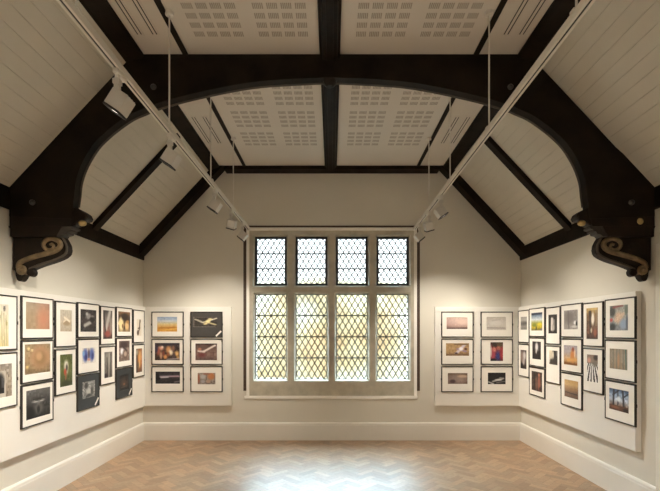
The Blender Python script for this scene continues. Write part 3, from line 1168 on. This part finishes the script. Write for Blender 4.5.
p = P(8).grad((44, 38, 38), (58, 50, 48), (36, 31, 31)).noise(12).ell(0.5, 0.3, 0.16, 0.14, (150, 145, 142)).ell(0.4, 0.2, 0.07, 0.07, (190, 186, 182)).line(0.28, 0.72, 0.6, 0.58, 0.08, (190, 186, 180)).ell(0.72, 0.45, 0.15, 0.12, (24, 20, 20)).ell(0.75, 0.3, 0.1, 0.05, (120, 115, 112))
lw('L', D_, 0, (0.13, 0.86, 0.18, 0.83), p, 'black frame with a dark brown print of a pale figure on the left wall')
p = P(9).grad((226, 216, 206), (214, 208, 208), (226, 218, 206)).noise(6).ell(0.25, 0.45, 0.17, 0.4, (86, 104, 170)).ell(0.72, 0.45, 0.17, 0.4, (92, 112, 176)).ell(0.3, 0.6, 0.09, 0.2, (44, 56, 120)).ell(0.78, 0.55, 0.08, 0.22, (50, 62, 126)).ell(0.5, 0.4, 0.07, 0.3, (90, 70, 84)).ell(0.5, 0.75, 0.12, 0.08, (206, 150, 130)).ell(0.12, 0.35, 0.08, 0.16, (130, 170, 214))
lw('L', D_, 1, (0.2, 0.82, 0.26, 0.72), p, 'black frame with a blue abstract print on a white mount on the left wall')
p = P(10).grad((130, 130, 128), (150, 150, 147), (110, 110, 108)).noise(22).ell(0.3, 0.25, 0.14, 0.16, (60, 60, 60)).ell(0.5, 0.6, 0.2, 0.18, (190, 190, 186)).ell(0.75, 0.6, 0.1, 0.25, (74, 74, 74)).ell(0.5, 0.85, 0.16, 0.1, (60, 60, 60))
lw('L', D_, 2, (0.22, 0.8, 0.2, 0.69), p, 'black frame with charcoal mount and clear grey print, bottom row of the left wall', mount='mat_dark', sticker=True)
p = P(11).grad((70, 66, 64), (130, 122, 116), (140, 100, 92), (70, 50, 46)).noise(10).line(0.75, 0.05, 0.35, 0.6, 0.12, (186, 180, 172)).line(0.1, 0.1, 0.3, 0.9, 0.06, (52, 46, 46)).ell(0.5, 0.82, 0.3, 0.1, (150, 74, 66)).ell(0.85, 0.5, 0.1, 0.3, (150, 140, 130))
lw('P', E_, 0, (0.18, 0.8, 0.1, 0.85), p, 'black frame with a tall grey print reddish at its foot, left wall')
p = P(12).grad((110, 106, 100), (120, 114, 106), (84, 78, 72)).noise(10).ell(0.5, 0.22, 0.42, 0.2, (140, 136, 128)).line(0.35, 0.25, 0.42, 0.95, 0.05, (64, 58, 54)).line(0.62, 0.1, 0.58, 0.95, 0.06, (168, 162, 154)).line(0.82, 0.1, 0.8, 0.9, 0.04, (60, 55, 52)).ell(0.2, 0.9, 0.2, 0.08, (50, 40, 40))
lw('P', E_, 1, (0.26, 0.8, 0.15, 0.83), p, 'black frame with a narrow grey print of bare trees, left wall')
p = P(13).grad((140, 104, 70), (64, 48, 36), (88, 66, 48), (150, 128, 96)).noise(8).ell(0.25, 0.62, 0.2, 0.32, (240, 222, 168)).line(0.05, 0.6, 0.28, 0.32, 0.06, (240, 216, 160)).ell(0.72, 0.7, 0.18, 0.22, (222, 188, 134)).ell(0.55, 0.25, 0.3, 0.16, (44, 34, 26)).ell(0.78, 0.5, 0.12, 0.08, (176, 126, 70)).ell(0.35, 0.72, 0.05, 0.1, (120, 84, 46)).ell(0.5, 0.8, 0.06, 0.1, (70, 48, 34))
lw('L', F_, 0, (0.12, 0.88, 0.14, 0.83), p, 'black frame with a brown print of pale yellow gabled houses on the left wall')
p = P(14).grad((96, 80, 74), (150, 134, 124), (120, 102, 92)).noise(18).ell(0.3, 0.5, 0.14, 0.16, (236, 236, 240)).ell(0.5, 0.2, 0.36, 0.16, (66, 52, 50)).ell(0.6, 0.65, 0.24, 0.22, (96, 76, 68)).ell(0.6, 0.65, 0.14, 0.13, (180, 160, 146)).line(0.4, 0.3, 0.75, 0.5, 0.04, (60, 48, 46))
lw('L', F_, 1, (0.16, 0.84, 0.1, 0.8), p, 'black frame with a grey brown print and one white bright spot, left wall')
p = P(15).grad((34, 33, 34), (46, 40, 38), (30, 29, 30)).noise(4).ell(0.5, 0.55, 0.3, 0.2, (70, 55, 46)).ell(0.5, 0.6, 0.1, 0.07, (130, 92, 70)).line(0.2, 0.8, 0.8, 0.75, 0.03, (74, 66, 60))
lw('L', F_, 2, (0.2, 0.78, 0.22, 0.76), p, 'black frame with near black mount and almost black print, bottom row, left wall', mount='mat_dark', sticker=True)
p = P(16).grad((226, 216, 198), (226, 216, 198)).line(0.72, 0.05, 0.6, 0.5, 0.09, (84, 70, 58)).line(0.6, 0.5, 0.3, 0.55, 0.04, (100, 84, 70)).ell(0.3, 0.8, 0.2, 0.14, (70, 58, 48)).line(0.7, 0.5, 0.35, 0.8, 0.06, (96, 80, 66)).ell(0.75, 0.12, 0.08, 0.1, (50, 42, 36))
lw('P', G_, 0, (0.3, 0.74, 0.28, 0.79), p, 'upper black frame nearest the corner on the left wall, thin dark figure on white')
p = P(17).grad((140, 90, 50), (206, 146, 88), (180, 112, 60), (90, 58, 36)).noise(8).rect(0, 0, 0.3, 1, (52, 40, 30), 0.75).ell(0.2, 0.15, 0.2, 0.12, (160, 150, 130)).line(0.65, 0.2, 0.6, 0.7, 0.1, (230, 180, 120)).ell(0.4, 0.7, 0.12, 0.14, (120, 110, 90))
lw('P', G_, 1, (0.25, 0.8, 0.13, 0.86), p, 'lower black frame nearest the corner on the left wall, orange brown print')

# --- window wall, left of the window
YB = BACK - BT


def bw(x, row, rect, paint, label, group, **k):
    picture((x, YB, WROW[row]), 0, 'W', rect, paint, label, group, **k)


X1, X2 = -2.412, -1.841
p = P(20).grad((150, 170, 200), (176, 190, 206), (220, 196, 140), (206, 150, 70), (216, 160, 72)).noise(5).ell(0.5, 0.28, 0.4, 0.05, (206, 208, 210)).line(0.1, 0.75, 0.9, 0.7, 0.03, (186, 120, 50)).line(0.3, 0.9, 0.95, 0.8, 0.03, (232, 186, 96))
bw(X1, 0, (0.17, 0.8, 0.2, 0.78), p, 'black frame with a golden field under blue sky, left of the window', GBL)
p = P(21).grad((52, 46, 42), (58, 52, 46)).noise(5).line(0.1, 0.25, 0.4, 0.55, 0.06, (176, 168, 150)).line(0.4, 0.55, 0.95, 0.15, 0.05, (200, 192, 170)).line(0.5, 0.7, 0.7, 0.2, 0.08, (206, 192, 140)).line(0.55, 0.5, 0.9, 0.75, 0.06, (180, 168, 130)).line(0.02, 0.03, 0.98, 0.03, 0.03, (110, 104, 96)).line(0.02, 0.97, 0.9, 0.97, 0.03, (120, 112, 104)).line(0.03, 0, 0.03, 1, 0.02, (120, 112, 104)).ell(0.62, 0.45, 0.08, 0.12, (226, 214, 156)).noise(10, 1)
bw(X2, 0, (0.08, 0.84, 0.2, 0.6), p, 'black frame with dark mount, pale light streaks and white corner strip, left of the window', GBL, mount='mat_grey', sticker=True)
p = P(22).grad((50, 44, 52), (72, 54, 46), (58, 44, 38)).noise(16, 1)
for cx, cy, rx, ry, c in ((0.25, 0.3, 0.10, 0.12, (206, 164, 140)), (0.15, 0.5, 0.07, 0.2, (160, 88, 70)), (0.25, 0.72, 0.05, 0.2, (196, 150, 120)), (0.35, 0.6, 0.05, 0.16, (120, 60, 48)),
                          (0.42, 0.8, 0.07, 0.12, (214, 150, 90)), (0.55, 0.38, 0.10, 0.2, (206, 150, 100)), (0.64, 0.55, 0.08, 0.16, (236, 222, 200)), (0.54, 0.66, 0.06, 0.12, (150, 92, 58)),
                          (0.74, 0.3, 0.06, 0.14, (140, 100, 80)), (0.88, 0.62, 0.08, 0.14, (222, 176, 112)), (0.93, 0.85, 0.06, 0.1, (196, 150, 100)), (0.78, 0.75, 0.05, 0.14, (84, 66, 70)),
                          (0.30, 0.24, 0.04, 0.06, (236, 220, 206)), (0.07, 0.35, 0.05, 0.2, (52, 50, 76)), (0.48, 0.1, 0.2, 0.06, (40, 36, 48))):
    p.ell(cx, cy, rx, ry, c, 0.5)
p.line(0.5, 0.93, 0.95, 0.91, 0.03, (160, 150, 150))
bw(X1, 1, (0.1, 0.88, 0.15, 0.83), p, 'black frame with glowing orange and white shapes on a dark print, left of the window', GBL)
p = P(23).grad((60, 44, 38), (110, 86, 78), (128, 100, 92), (92, 72, 66)).noise(8).line(0.15, 0.45, 0.4, 0.5, 0.05, (220, 206, 196)).line(0.35, 0.5, 0.9, 0.12, 0.05, (230, 216, 206)).ell(0.3, 0.68, 0.16, 0.12, (112, 54, 54), 0.6).ell(0.35, 0.2, 0.2, 0.14, (100, 76, 66)).ell(0.2, 0.35, 0.08, 0.08, (180, 120, 96))
bw(X2, 1, (0.15, 0.83, 0.17, 0.83), p, 'black frame with a brown print crossed by a white diagonal streak, left of the window', GBL)
p = P(24).grad((30, 26, 30), (60, 54, 60), (40, 35, 38), (30, 27, 29)).noise(8).line(0.2, 0.42, 0.9, 0.36, 0.06, (150, 136, 146)).line(0.25, 0.48, 0.5, 0.45, 0.05, (190, 182, 186)).line(0.6, 0.4, 0.95, 0.4, 0.04, (170, 140, 150)).line(0.8, 0.85, 1, 0.78, 0.05, (110, 104, 106)).ell(0.08, 0.4, 0.08, 0.3, (22, 20, 22))
bw(X1, 2, (0.12, 0.89, 0.2, 0.68), p, 'black frame with a wide dark print of violet grey streaks, left of the window', GBL)
p = P(25).grad((150, 140, 132), (142, 130, 122), (130, 118, 110)).noise(14).ell(0.75, 0.3, 0.2, 0.3, (190, 124, 80)).ell(0.3, 0.35, 0.14, 0.2, (176, 172, 170)).ell(0.3, 0.75, 0.12, 0.15, (160, 156, 156)).ell(0.06, 0.5, 0.07, 0.4, (160, 100, 76)).ell(0.6, 0.75, 0.12, 0.15, (170, 140, 122)).ell(0.5, 0.1, 0.2, 0.08, (150, 104, 84))
bw(X2, 2, (0.22, 0.78, 0.25, 0.70), p, 'black frame with a small mottled grey and orange print, left of the window', GBL)

# --- window wall, right of the window
X1, X2 = 1.839, 2.417
p = P(30).grad((206, 178, 168), (214, 186, 176), (190, 156, 146), (92, 68, 62)).noise(5).gradx(0.3, (150, 120, 112), (220, 196, 184), (226, 200, 186)).ell(0.75, 0.4, 0.2, 0.2, (224, 196, 182)).line(0, 0.95, 1, 0.92, 0.06, (84, 60, 56))
bw(X1, 0, (0.16, 0.82, 0.22, 0.68), p, 'black frame with a pinkish misty landscape, right of the window', GBR)
p = P(31).grad((196, 188, 178), (204, 198, 190), (200, 193, 184)).noise(4).line(0.05, 0.82, 0.95, 0.85, 0.04, (160, 150, 142)).ell(0.5, 0.45, 0.3, 0.2, (210, 205, 198)).line(0.3, 0.3, 0.7, 0.2, 0.03, (186, 180, 172))
bw(X2, 0, (0.18, 0.79, 0.2, 0.72), p, 'black frame with a faint pale grey print, right of the window', GBR)
p = P(32).grad((160, 128, 84), (180, 148, 104), (170, 136, 96), (120, 92, 66)).noise(9).line(0.45, 0.8, 0.8, 0.15, 0.07, (206, 196, 206)).line(0.5, 0.45, 0.85, 0.65, 0.06, (150, 128, 150)).ell(0.65, 0.45, 0.09, 0.14, (236, 230, 232)).ell(0.85, 0.45, 0.06, 0.08, (80, 44, 44)).ell(0.45, 0.8, 0.06, 0.08, (70, 50, 60)).line(0.4, 0.1, 0.9, 0.1, 0.05, (120, 92, 66)).line(0, 0.88, 1, 0.85, 0.03, (110, 84, 60))
bw(X1, 1, (0.14, 0.87, 0.16, 0.66), p, 'black frame with a tan print of a tumbling white figure, right of the window', GBR)
p = P(33).grad((60, 50, 42), (150, 60, 60), (140, 44, 52), (60, 20, 30)).noise(10).ell(0.35, 0.14, 0.2, 0.14, (52, 42, 34)).ell(0.75, 0.14, 0.2, 0.12, (90, 76, 54)).ell(0.3, 0.4, 0.14, 0.14, (206, 130, 116)).ell(0.65, 0.32, 0.16, 0.1, (176, 110, 90)).ell(0.6, 0.74, 0.2, 0.24, (46, 54, 120), 0.6).ell(0.9, 0.65, 0.14, 0.28, (160, 46, 56), 0.6).noise(9, 1).ell(0.2, 0.68, 0.18, 0.2, (170, 70, 84)).ell(0.25, 0.95, 0.2, 0.08, (24, 16, 24)).ell(0.06, 0.5, 0.06, 0.3, (210, 190, 180))
bw(X2, 1, (0.3, 0.7, 0.12, 0.86), p, 'black frame with a small red and blue portrait format print, right of the window', GBR)
p = P(34).grad((104, 80, 62), (140, 122, 112), (150, 130, 126), (110, 92, 84)).noise(5).gradx(0.3, (90, 68, 60), (150, 134, 130), (186, 160, 140), (110, 84, 66)).ell(0.25, 0.75, 0.14, 0.16, (84, 64, 66)).ell(0.75, 0.3, 0.25, 0.12, (196, 168, 144)).rect(0, 0, 1, 0.1, (96, 66, 44), 0.7)
bw(X1, 2, (0.2, 0.82, 0.26, 0.69), p, 'black frame with a brown and mauve cloudy print, right of the window', GBR)
p = P(35).grad((22, 20, 19), (28, 26, 25), (24, 22, 21)).noise(5).line(0.3, 0.75, 0.85, 0.5, 0.07, (160, 158, 156)).ell(0.6, 0.62, 0.2, 0.08, (206, 205, 204)).line(0.05, 0.8, 0.3, 0.95, 0.05, (190, 188, 186)).ell(0.72, 0.45, 0.1, 0.06, (130, 128, 126)).line(0.5, 0.85, 0.95, 0.75, 0.04, (110, 108, 106))
bw(X2, 2, (0.22, 0.78, 0.24, 0.70), p, 'black frame with a small black print of white shapes, right of the window', GBR)

# --- right wall, from the corner towards the camera
G2, H2, I2, J2, K2, L2 = 6.243, 5.842, 5.418, 5.004, 4.588, 4.160
p = P(40).grad((150, 146, 140), (176, 172, 166), (90, 88, 84), (150, 146, 138), (120, 118, 110)).noise(6)
rw('P', G2, 0, (0.22, 0.8, 0.2, 0.6), p, 'upper black frame nearest the corner on the right wall, small grey landscape')
p = P(41).grad((60, 50, 46), (110, 96, 90), (80, 68, 62), (36, 30, 28)).noise(8).ell(0.62, 0.3, 0.24, 0.22, (206, 200, 196)).ell(0.5, 0.6, 0.2, 0.2, (180, 172, 168)).ell(0.25, 0.35, 0.2, 0.3, (150, 130, 120)).ell(0.2, 0.85, 0.25, 0.14, (26, 22, 22))
rw('P', G2, 1, (0.2, 0.76, 0.18, 0.76), p, 'lower black frame nearest the corner on the right wall, dark print, white blur')
p = P(42).grad((70, 84, 104), (150, 166, 184), (206, 212, 214), (150, 150, 60), (196, 176, 40), (110, 104, 60)).noise(8).line(0.05, 0.08, 0.95, 0.06, 0.05, (52, 60, 78)).ell(0.75, 0.65, 0.2, 0.08, (216, 196, 40)).ell(0.3, 0.7, 0.18, 0.08, (120, 130, 50)).ell(0.45, 0.85, 0.05, 0.1, (50, 54, 40)).ell(0.9, 0.92, 0.1, 0.06, (130, 120, 140))
rw('L', H2, 0, (0.13, 0.85, 0.16, 0.79), p, 'black frame with a yellow field under blue sky on the right wall')
p = P(43).grad((30, 28, 30), (36, 34, 34), (28, 27, 27)).noise(6).ell(0.5, 0.3, 0.17, 0.24, (216, 214, 212)).ell(0.45, 0.55, 0.08, 0.14, (190, 188, 186)).line(0.8, 0.1, 0.75, 0.5, 0.05, (90, 86, 86)).line(0.15, 0.1, 0.2, 0.4, 0.04, (80, 76, 78))
rw('L', H2, 1, (0.2, 0.76, 0.13, 0.75), p, 'black frame with a black print of one small white shape, right wall')
p = P(44).grad((56, 42, 38), (80, 60, 52), (64, 46, 40)).noise(8).ell(0.7, 0.55, 0.12, 0.4, (150, 92, 76)).ell(0.45, 0.6, 0.08, 0.36, (110, 84, 72)).line(0.25, 0.0, 0.25, 1, 0.06, (34, 28, 26)).ell(0.7, 0.15, 0.1, 0.08, (176, 120, 100)).ell(0.85, 0.85, 0.14, 0.1, (50, 36, 34))
rw('L', H2, 2, (0.15, 0.84, 0.14, 0.82), p, 'black frame with a dark reddish brown print, bottom row of the right wall')
p = P(45).grad((40, 37, 35), (46, 42, 40), (34, 31, 30)).noise(6).ell(0.45, 0.4, 0.14, 0.3, (206, 200, 192)).ell(0.5, 0.7, 0.2, 0.18, (186, 180, 172)).line(0.36, 0.2, 0.34, 0.8, 0.05, (226, 220, 212)).line(0.65, 0.3, 0.66, 0.75, 0.05, (150, 146, 140)).ell(0.5, 0.1, 0.2, 0.06, (60, 56, 52))
rw('P', I2, 0, (0.18, 0.79, 0.2, 0.71), p, 'black frame with a black print of a pale glowing gown on the right wall')
p = P(46).grad((222, 206, 176), (206, 196, 178), (190, 180, 166)).noise(5).rect(0.35, 0.0, 1, 1, (34, 30, 28), 0.9).ell(0.45, 0.3, 0.1, 0.28, (216, 204, 182)).ell(0.25, 0.8, 0.16, 0.2, (60, 54, 48)).ell(0.9, 0.2, 0.1, 0.18, (110, 104, 96)).line(0, 0.92, 1, 0.92, 0.05, (70, 62, 56))
rw('P', I2, 1, (0.24, 0.82, 0.12, 0.5), p, 'black frame with a small black silhouette high on its mount, right wall')
p = P(47).grad((150, 142, 136), (140, 132, 128), (160, 152, 146)).noise(6).ell(0.4, 0.4, 0.3, 0.3, (124, 116, 112)).ell(0.8, 0.66, 0.1, 0.1, (236, 234, 230)).ell(0.9, 0.72, 0.06, 0.14, (30, 28, 28)).ell(0.75, 0.85, 0.2, 0.06, (206, 200, 194)).line(0.3, 0, 0.36, 1, 0.03, (110, 102, 100))
rw('L', J2, 0, (0.15, 0.81, 0.18, 0.76), p, 'black frame with a grey print, small white and black figure low down, right wall')
p = P(48).grad((166, 158, 166), (170, 160, 160), (196, 160, 120), (150, 110, 70)).noise(6).ell(0.65, 0.55, 0.16, 0.34, (206, 134, 74)).ell(0.68, 0.2, 0.08, 0.1, (150, 70, 50)).line(0.3, 0.75, 0.85, 0.7, 0.08, (214, 160, 90)).ell(0.8, 0.4, 0.05, 0.2, (230, 200, 160)).line(0.0, 0.9, 1, 0.95, 0.05, (130, 84, 44))
rw('L', J2, 1, (0.14, 0.79, 0.2, 0.79), p, 'black frame with a lilac sky and an orange figure on the right wall')
p = P(49).grad((196, 160, 104), (206, 174, 122), (150, 118, 90), (96, 76, 70), (84, 66, 60)).noise(5).gradx(0.25, (226, 196, 150), (180, 140, 90), (140, 100, 60)).line(0.1, 0.72, 0.9, 0.75, 0.03, (70, 54, 50))
rw('L', J2, 2, (0.17, 0.83, 0.2, 0.73), p, 'black frame with a golden sunset print fading to brown, bottom row, right wall')
p = P(50).grad((196, 164, 96), (130, 96, 60), (100, 76, 56), (120, 80, 60), (60, 44, 38)).noise(10).ell(0.55, 0.35, 0.13, 0.2, (240, 232, 216)).ell(0.32, 0.2, 0.12, 0.14, (60, 42, 30)).line(0.32, 0.3, 0.35, 0.8, 0.06, (56, 40, 32)).rect(0.1, 0.02, 0.9, 0.09, (214, 186, 130), 0.7).rect(0.75, 0.1, 0.95, 0.6, (150, 130, 104), 0.7).ell(0.75, 0.8, 0.12, 0.12, (150, 90, 70)).ell(0.42, 0.72, 0.06, 0.08, (200, 190, 170))
rw('P', K2, 0, (0.17, 0.75, 0.12, 0.83), p, 'black frame with a tall brown and gold interior print on the right wall')
p = P(51).grad((110, 92, 80), (190, 180, 170), (226, 222, 216)).noise(5).rect(0, 0.35, 1, 1, (232, 230, 226)).fan(0.45, -0.1, 24, (22, 20, 20)).rect(0, 0, 1, 0.3, (150, 128, 112), 0.85).ell(0.2, 0.22, 0.16, 0.1, (206, 150, 130)).ell(0.8, 0.1, 0.2, 0.1, (50, 42, 38)).ell(0.75, 0.32, 0.2, 0.1, (120, 110, 100))
rw('P', K2, 1, (0.2, 0.75, 0.14, 0.76), p, 'black frame with a print of fanning black and white stripes on the right wall')
p = P(52).grad((140, 140, 134), (170, 168, 160), (150, 152, 154), (120, 122, 124)).noise(10).ell(0.15, 0.25, 0.16, 0.2, (70, 70, 66)).ell(0.5, 0.5, 0.22, 0.22, (206, 176, 150)).line(0.3, 0.6, 0.75, 0.35, 0.06, (214, 190, 166)).ell(0.08, 0.58, 0.09, 0.07, (190, 84, 80)).noise(8, 1).ell(0.15, 0.85, 0.16, 0.14, (50, 52, 52)).ell(0.75, 0.75, 0.2, 0.2, (150, 166, 190)).line(0.2, 0.08, 0.7, 0.02, 0.04, (140, 80, 78)).ell(0.9, 0.2, 0.09, 0.2, (110, 120, 110)).ell(0.93, 0.7, 0.06, 0.3, (90, 100, 116))
rw('L', L2, 0, (0.16, 0.77, 0.17, 0.80), p, 'black frame with a grey print flecked red and blue, near end of right wall')
p = P(53).grad((150, 142, 128), (156, 146, 130), (140, 124, 104)).noise(6).stripes(5.5, (116, 112, 100), 0.55, 0.4).stripes(3, (176, 150, 124), 0.4, 2.0).line(0.9, 0, 0.92, 1, 0.03, (80, 110, 100)).ell(0.5, 0.55, 0.06, 0.35, (184, 142, 110))
rw('L', L2, 1, (0.16, 0.75, 0.22, 0.73), p, 'black frame with a grey brown print of upright stripes, near end of right wall')
p = P(54).grad((60, 80, 110), (150, 172, 200), (190, 200, 214), (130, 110, 100), (90, 64, 50)).noise(16).line(0.25, 0, 0.22, 0.75, 0.04, (40, 40, 48)).line(0.7, 0, 0.75, 0.75, 0.04, (44, 44, 52)).line(0.45, 0.1, 0.46, 0.7, 0.03, (60, 62, 74)).line(0.2, 0.3, 0.5, 0.05, 0.03, (48, 50, 62)).line(0.72, 0.35, 0.95, 0.15, 0.03, (46, 48, 60)).ell(0.5, 0.45, 0.1, 0.12, (226, 232, 240)).rect(0, 0.76, 1, 1, (96, 64, 48), 0.8).ell(0.3, 0.85, 0.2, 0.06, (140, 90, 70)).ell(0.85, 0.9, 0.14, 0.08, (40, 30, 28))
rw('L', L2, 2, (0.14, 0.79, 0.19, 0.73), p, 'black frame with dark trees on blue sky, near end of right wall')

# ------------------------------------------------------------------ lighting tracks and spotlights
TKZ = EYE + 1.49     # underside of the track


def tkx(sg, y):      # the right track runs a little closer to the middle towards the camera
    return sg * (1.22 if sg < 0 else 1.208 - 0.0095 * (6.43 - y))


def skew(sg, mb):
    mb.v = [(x + tkx(sg, y), y, z) for x, y, z in mb.v]
    return mb


def track(sg, sn):
    t = thing('lighting_track', f'white lighting track hung on rods from the {sn} side of the ceiling', 'lighting track', (tkx(sg, 3.5), 3.5, TKZ), 0, 'hanging lighting tracks')
    b = MB()
    h, wd = 0.040, 0.019
    prof = [(-wd, 0), (-0.006, 0), (-0.006, 0.012), (0.006, 0.012), (0.006, 0), (wd, 0), (wd, h), (-wd, h)]
    b.prism([(x, TKZ + z) for x, z in prof], -2.4, 6.43, 'y')
    skew(sg, b)
    obj('track_body', b, 'white', t)
    obj('conductor_slot', skew(sg, MB().box(-0.0058, 0.0058, -2.38, 6.41, TKZ + 0.003, TKZ + 0.0115)), 'slotdark', t)
    obj('end_cap', MB().cbox(tkx(sg, 6.43) - wd - 0.002, tkx(sg, 6.43) + wd + 0.002, 6.43, 6.445, TKZ - 0.002, TKZ + h + 0.002, 0.002), 'white', t)
    for y in (-1.5, -0.3, 0.9, 2.1, 3.30, 4.43, 5.44):
        rd = obj('suspension_rod', MB().tube([(tkx(sg, y), y, TKZ + h - 0.004), (tkx(sg, y), y, CEIL - 0.01)], 0.0062, 8), 'white', t, True)
        obj('ceiling_rose', MB().tube([(tkx(sg, y), y, CEIL - 0.03), (tkx(sg, y), y, CEIL - 0.024), (tkx(sg, y), y, CEIL)], 0.03, 14, 0, None, [0.02, 0.03, 0.03]), 'white', rd, True)
        obj('track_clip', MB().cbox(tkx(sg, y) - 0.024, tkx(sg, y) + 0.024, y - 0.02, y + 0.02, TKZ + h - 0.01, TKZ + h + 0.008, 0.003), 'white', rd)


track(-1, 'left')
track(1, 'right')

# head built once in its own axes: the beam leaves along -Z
HW, HL = 0.050, 0.105


def head_mesh():
    b = MB().cbox(-HW, HW, -HW, HW, -HL / 2 + 0.006, HL / 2, 0.004)
    for k in range(4):
        b.box(-HW * 0.8, HW * 0.8, -HW * 0.8 + k * 0.028, -HW * 0.8 + k * 0.028 + 0.008, HL / 2, HL / 2 + 0.005)
    return mesh_of('head', b, 'lampgrey')


def bezel_mesh():
    b = MB()
    o, i_ = HW + 0.001, HW - 0.012
    z0, z1 = -HL / 2 - 0.006, -HL / 2 + 0.006
    b.box(-o, o, -o, -i_, z0, z1).box(-o, o, i_, o, z0, z1).box(-o, -i_, -i_, i_, z0, z1).box(i_, o, -i_, i_, z0, z1)
    return mesh_of('bezel', b, 'slotdark')


HEAD, BEZEL = head_mesh(), bezel_mesh()
LENS = mesh_of('lens', MB().box(-HW + 0.012, HW - 0.012, -HW + 0.012, HW - 0.012, -HL / 2 + 0.001, -HL / 2 + 0.005), 'lamp')
ADAPT = mesh_of('adapter', MB().cbox(-0.016, 0.016, -0.055, 0.055, -0.028, 0.0, 0.003).tube([(0, -0.03, -0.026), (0, -0.03, -0.06)], 0.013, 12), 'white', True)

ARM = mesh_of('arm', MB().cbox(-0.014, 0.014, -0.046, -0.012, -0.135, -0.05, 0.004).cbox(-0.02, 0.02, -0.05, -0.008, -0.085, -0.055, 0.004), 'lampgrey')


def spot(sg, y, target, label, watts=1.0, size=96):
    t = thing('track_spotlight', label, 'spotlight', (tkx(sg, y), y, TKZ), 0, 'white spotlights on the tracks')
    part('adapter', ADAPT, t)
    c = Vector((tkx(sg, y), y, TKZ - 0.175))
    d = (Vector(target) - c).normalized()
    rot = d.to_track_quat('-Z', 'Y')
    # keep the side faces square to the track
    z = -d
    xax = Vector((0, 1, 0)).cross(z)
    if xax.length < 0.2:
        xax = Vector((1, 0, 0))
    xax.normalize()
    yax = z.cross(xax).normalized()
    m3 = Matrix((xax, yax, z)).transposed()
    hd = part('head', HEAD, t, (0, 0, -0.175))
    hd.rotation_euler = m3.to_euler()
    part('bezel', BEZEL, hd)
    part('lens', LENS, hd)
    part('arm', ARM, t)
    ld = bpy.data.lights.new('spot_beam', 'SPOT')
    ld.energy = SPOT_W * watts
    ld.color = SPOT_COL
    ld.spot_size = math.radians(size)
    ld.spot_blend = 1.0
    ld.shadow_soft_size = 0.03
    lo = bpy.data.objects.new('spot_beam', ld)
    COL.objects.link(lo)
    lo.parent = t
    lo.location = Vector((0, 0, -0.175)) + d * (HL / 2 + 0.03)
    lo.rotation_euler = rot.to_euler()


AZ = 0.6
wl = (-PB, None, AZ)
spot(-1, 2.53, (-PB, 2.6, AZ), 'white square spotlight in front of the arched truss on the left track')
spot(-1, 3.34, (-PB, 3.4, AZ), 'white square spotlight on the left track, second from the camera end')
spot(-1, 4.59, (-PB, 4.62, AZ), 'white square spotlight on the left track, third from the window end')
spot(-1, 5.36, (-1.9, YB, 0.5), 'white spotlight turned to the window wall, second from window end of left track', 0.95, 96)
spot(-1, 6.02, (-PB, 6.0, 1.0), 'white square spotlight at the window end of the left track', 0.8, 66)
spot(1, 4.83, (PB, 4.75, AZ), 'white square spotlight on the right track, nearest the camera of its three')
spot(1, 5.47, (1.9, YB, 0.5), 'white square spotlight turned to the window wall, middle of the three on the right track', 0.95, 96)
spot(1, 6.08, (PB, 6.05, 1.0), 'white square spotlight at the window end of the right track', 0.8, 66)
# unseen spotlights added along the same tracks as fill light for the room
for sg, sn in ((-1, 'left'), (1, 'right')):
    for y, wh in ((1.5, 'just outside the photo'), (0.2, 'above the camera'), (-1.3, 'behind the camera')):
        spot(sg, y, (sg * HALF, y + 0.5, 0.4), f'added white square fill spotlight on the {sn} track {wh}')
